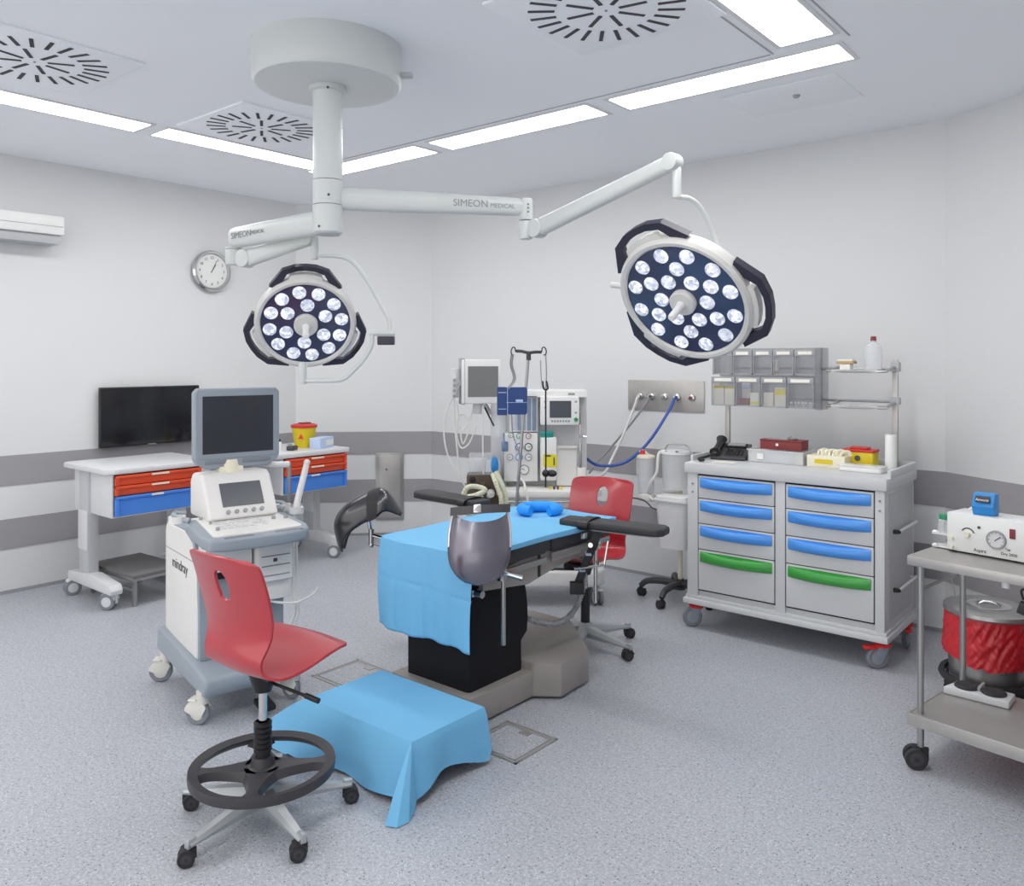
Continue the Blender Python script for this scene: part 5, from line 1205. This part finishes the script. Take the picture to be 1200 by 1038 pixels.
g = G(); g.tube([(0, .03*cos(a), .15+.035*sin(a)) for a in [2*pi*i/10 for i in range(10)]], .005, n=6, closed=True); g.out('ring', 'red_dark', t); g = G(); g.cyl((0, 0, 0), (0, 0, .115), .012, n=10); g.lathe([(0, 0), (.03, 0), (.03, .02), (0, .03)], 14); g.out('bulb', 'red_dark', t)

# ------------------------------------------------------------------ right steel cart
rc = thing('steel_cart', 'two-tier stainless steel cart cut off by the right picture edge', 'steel cart', (-.866, 3.467, 0), R(-9.8))
LC, WC = .85, .48
g = G(); g.box(0, LC, 0, WC, .822, .832); g.box(0, LC, -.002, .006, .795, .83, bev=.002); g.box(0, LC, WC-.006, WC+.002, .795, .83, bev=.002); g.box(-.002, .006, 0, WC, .795, .83, bev=.002); g.box(LC-.006, LC+.002, 0, WC, .795, .83, bev=.002); g.out('upper_tray', 'steel_flat', rc)
g = G(); g.box(0, LC, 0, WC, .205, .215); g.box(0, LC, -.003, .006, .17, .218, bev=.002); g.box(0, LC, WC-.006, WC+.002, .185, .218, bev=.002); g.box(-.003, .006, 0, WC, .17, .218, bev=.002); g.box(LC-.006, LC+.003, 0, WC, .17, .218, bev=.002); g.out('lower_shelf', 'steel_flat', rc)
for x in (.035, LC-.035):
    for y in (.035, WC-.035):
        g = G(); g.cyl((x, y, .085), (x, y, .822), .0125, n=16); g.out('leg', 'steel', rc)
        castor(rc, x, y, .09, .042, R(35), 'plain')
g = G(); g.cyl((.035, .035, .70), (.035, WC-.035, .70), .006, n=8); g.out('brace', 'steel', rc)
def cl(p): return WM['steel_cart'] @ V(p)
# pump unit
pu = thing('suction_pump', 'white bench pump unit with round gauge on the steel cart', 'pump', tuple(cl((.068, .20, .8325))), R(-13))
g = G(); g.box(0, .285, 0, .15, .006, .155, bev=.004); bx_ = g.out('housing', 'white_gloss', pu)
g = G()
for x in (.02, .265):
    for y in (.02, .13): g.cyl((x, y, 0), (x, y, .007), .01, n=10)
g.out('foot', 'black', pu)
Fg = frame((0, -.0003, 0), (1, 0, 0), (0, 0, 1), (0, -1, 0))
g = G(); g.lathe([(.029, .008), (.035, .008), (.036, 0), (0, 0), ], 28, Fg @ T_(.185, .075, 0)); g.out('gauge_rim', 'mid_grey', pu)
g = G(); g.lathe([(0, .0055), (.030, .0055), (.030, .001), (0, .001)], 28, Fg @ T_(.185, .075, 0)); gf = g.out('gauge_face', 'pale_grey', pu)
g = G(); g.box(-.0015, .0015, -.006, .022, .006, .007, M=Fg @ T_(.185, .075, 0) @ RZ(-.9)); g.out('needle', 'ink', gf)
g = G(); 
for k in range(9):
    g.box(-.0008, .0008, .023, .028, .0056, .0064, M=Fg @ T_(.185, .075, 0) @ RZ(R(-130+32*k)))
g.out('scale', 'ink', gf)
g = G(); g.cyl(Fg @ V((.08, .078, 0)), Fg @ V((.08, .078, .014)), .012, .010, n=16); g.out('dial_knob', 'cream', pu)
g = G(); g.grid(lambda u, v: Fg @ T_(.08, .078, .0008) @ V(((.022+.005*v)*cos(R(20+130*u)), (.022+.005*v)*sin(R(20+130*u)), 0)), 12, 1, th=.001); g.out('dial_arc', 'ink', pu)
g = G(); g.cyl(Fg @ V((.122, .112, 0)), Fg @ V((.122, .112, .003)), .006, n=10); g.out('lamp', 'ink', pu)
g = G(); g.box(.232, .252, .088, .125, 0, .004, M=Fg, bev=.001); g.out('power_switch', 'red_dark', pu)
text('lettering', 'Aspira', .018, 'ink', pu, Fg @ T_(.125, .022, .0008)); text('lettering', 'Typ', .013, 'ink', pu, Fg @ T_(.225, .045, .0008)); text('lettering', 'Dry 2000', .015, 'ink', pu, Fg @ T_(.23, .026, .0008))
for z_ in (.05, .085):
    g = G(); g.cyl(Fg @ V((.02, z_-.03, .001)), Fg @ V((.02, z_-.03, .012)), .007, n=10); g.out('port', 'cream', pu)
g = G(); g.box(-.07, 0, .02, .08, .003, .008); g.box(-.07, 0, .02, .07, .055, .060); g.ball((-.06, .03, .062), .012, sc=(1, 1, .6)); g.ball((-.06, .03, .010), .012, sc=(1, 1, .6)); g.out('side_shelf', 'white', pu)
jr = thing('small_jar', 'small clear jar with green lid at the left of the pump', 'jar', tuple(WM['suction_pump'] @ V((-.032, .05, .0605))), 0)
g = G(); g.lathe([(0, 0), (.022, 0), (.024, .004), (.024, .05), (.02, .055), (0, .055)], 20); g.out('glass', 'clear_white', jr)
g = G(); g.cyl((0, 0, .055), (0, 0, .075), .0225, n=20, bev=.002); g.out('lid', 'green_cap', jr)
g = G(); g.cyl((0, 0, .006), (0, 0, .05), .003, n=6); g.out('dip_tube', 'ink', jr)
bb = thing('blue_box', 'small blue dispenser box standing on top of the pump', 'box', tuple(WM['suction_pump'] @ V((.085, .03, .1555))), R(-8))
g = G(); g.prism([(-.035, 0), (.02, 0), (.035, .035), (.01, .085), (-.035, .085)], 0, .078, M=Mx(((0, 0, 1, 0), (-1, 0, 0, .02), (0, 1, 0, 0), (0, 0, 0, 1))), bev=.004); g.out('box_body', 'box_blue', bb)
Fb = frame((.039, -.006, .062), (1, 0, 0), (0, .45, .9)); 
g = G(); g.box(-.026, .026, -.013, .013, .004, .008, M=Fb, bev=.001); g.out('window', 'navy', bb); text('lettering', 'Amount', .014, 'paper', bb, Fb @ T_(0, -.004, .0092))
hose([cl((.10, .36, .88)), cl((.09, .34, .96)), cl((.13, .32, 1.0)), cl((.20, .30, .99)), cl((.24, .28, .95))], .007, 'hose_white', 'white tube arching behind the pump and the blue box', name='arched_tube', grp=None)
g = G(); P = [cl((.48+.035*cos(a), .30+.02*sin(a*1.3), .845+.004*i+.01)) for i, a in enumerate([i*pi/4 for i in range(20)])]; b0 = P[0].copy(); g.tube([p-b0 for p in P], .005, n=6, k=3); o = g.out('coiled_cable', 'hose_white'); o.location = b0; tag(o, 'coiled pale cable lying on steel cart at the right edge', 'cable')
# plug hanging below the cart
pl = thing('power_plug', 'black power plug hanging on its cord under the steel cart', 'plug', tuple(cl((.36, .06, .60))))
g = G(); g.box(-.022, .022, -.014, .014, .08, .125, bev=.006, M=RY(.3)); g.out('plug_body', 'black', pl)
g = G(); g.tube([(.025, 0, .13), (.02, 0, .165), (.06, 0, .172), (.16, .01, .165), (.3, .02, .18)], .0045, n=6); g.out('cord', 'black', pl)
g = G(); g.cyl((-.03, .0, .165), (-.03, -.0, .192), .014, n=12); g.out('white_cap', 'white', pl)
# foot pedal on lower shelf
fp = thing('foot_pedal', 'double foot pedal with two black round pads on cart shelf', 'foot pedal', tuple(cl((.012, .30, .2155))), R(-3))
g = G(); g.prism([(0, 0), (.24, 0), (.24, .115), (.03, .115)], .0, .03, bev=.008); g.out('pedal_base', 'pale_grey', fp)
for x in (.075, .175):
    g = G(); g.lathe([(0, .012), (.038, .012), (.046, .006), (.046, 0), (0, 0)], 28, T_(x, .058, .03)); g.out('pedal_pad', 'rubber', fp)
g = G(); g.box(.118, .13, .04, .12, .03, .045, bev=.003); g.out('divider', 'mid_grey', fp)
# kick bucket
def bucket(x, y, label):
    t = thing('waste_bucket', label, 'waste bucket', (x, y, 0), 0, 'steel buckets with red bags')
    g = G(); g.lathe([(0, .085), (.15, .085), (.165, .10), (.178, .40), (.170, .40), (.158, .11), (0, .095)], 40); g.out('pail', 'steel', t)
    def bag(u, v):
        a = 2*pi*v; k = .5+.5*mnoise.noise(V((cos(a)*3, sin(a)*3, u*2)))
        rd = abs(mnoise.noise(V((cos(a+.7*u)*7, sin(a+.7*u)*7, u*2.2+3))))+.5*abs(mnoise.noise(V((cos(a-1.1*u)*11, sin(a-1.1*u)*11, u*4+9))))
        r_ = .181+.010*u+.017*(.45-rd)*min(1, u*5); z_ = .425-.20*u-.035*u*k+.02*u*sin(a*2+1)+.012*u*rd
        return V((r_*cos(a), r_*sin(a), z_))
    g = G(); g.grid(bag, 30, 200, wrap=True); g.out('bag', 'red_bag', t, ang=50)
    g = G(); g.lathe([(.186, .412), (.192, .42), (.190, .436), (.17, .444), (.12, .448), (.05, .440), (0, .438)], 48); l = g.out('lid', 'steel', t)
    g = G(); g.lathe([(.05, .4415), (.085, .449), (.095, .4475), (.095, .446), (.05, .44)], 32); g.tube([(-.04, 0, .445), (-.02, 0, .462), (.02, 0, .462), (.04, 0, .445)], .005, n=6); g.out('grip', 'chrome', l)
    g = G(); g.lathe([(.185, .10), (.205, .095), (.212, .11), (.205, .128), (.185, .125), (.185, .10)], 48); g.out('bumper_ring', 'rubber', t)
    for k in range(5):
        a = R(-40+72*k); castor(t, .175*cos(a), .175*sin(a), .105, .024, a, 'plain')
    return t
bucket(-.745, 4.40, 'round steel waste bucket lined with a red bag behind the steel cart')
bucket(-.30, 4.17, 'second red-lined bucket, a sliver at the right picture edge')
g = G(); g.tube([(0, 0, 0), (-.02, .02, -.2), (.02, .03, -.42), (.05, .05, -.60), (.09, .06, -.70)], .003, n=6); o = g.out('thin_cable', 'mid_grey'); o.location = (-.98, 4.75, .78); tag(o, 'thin grey cable hanging against the wall beside the trolley', 'cable')
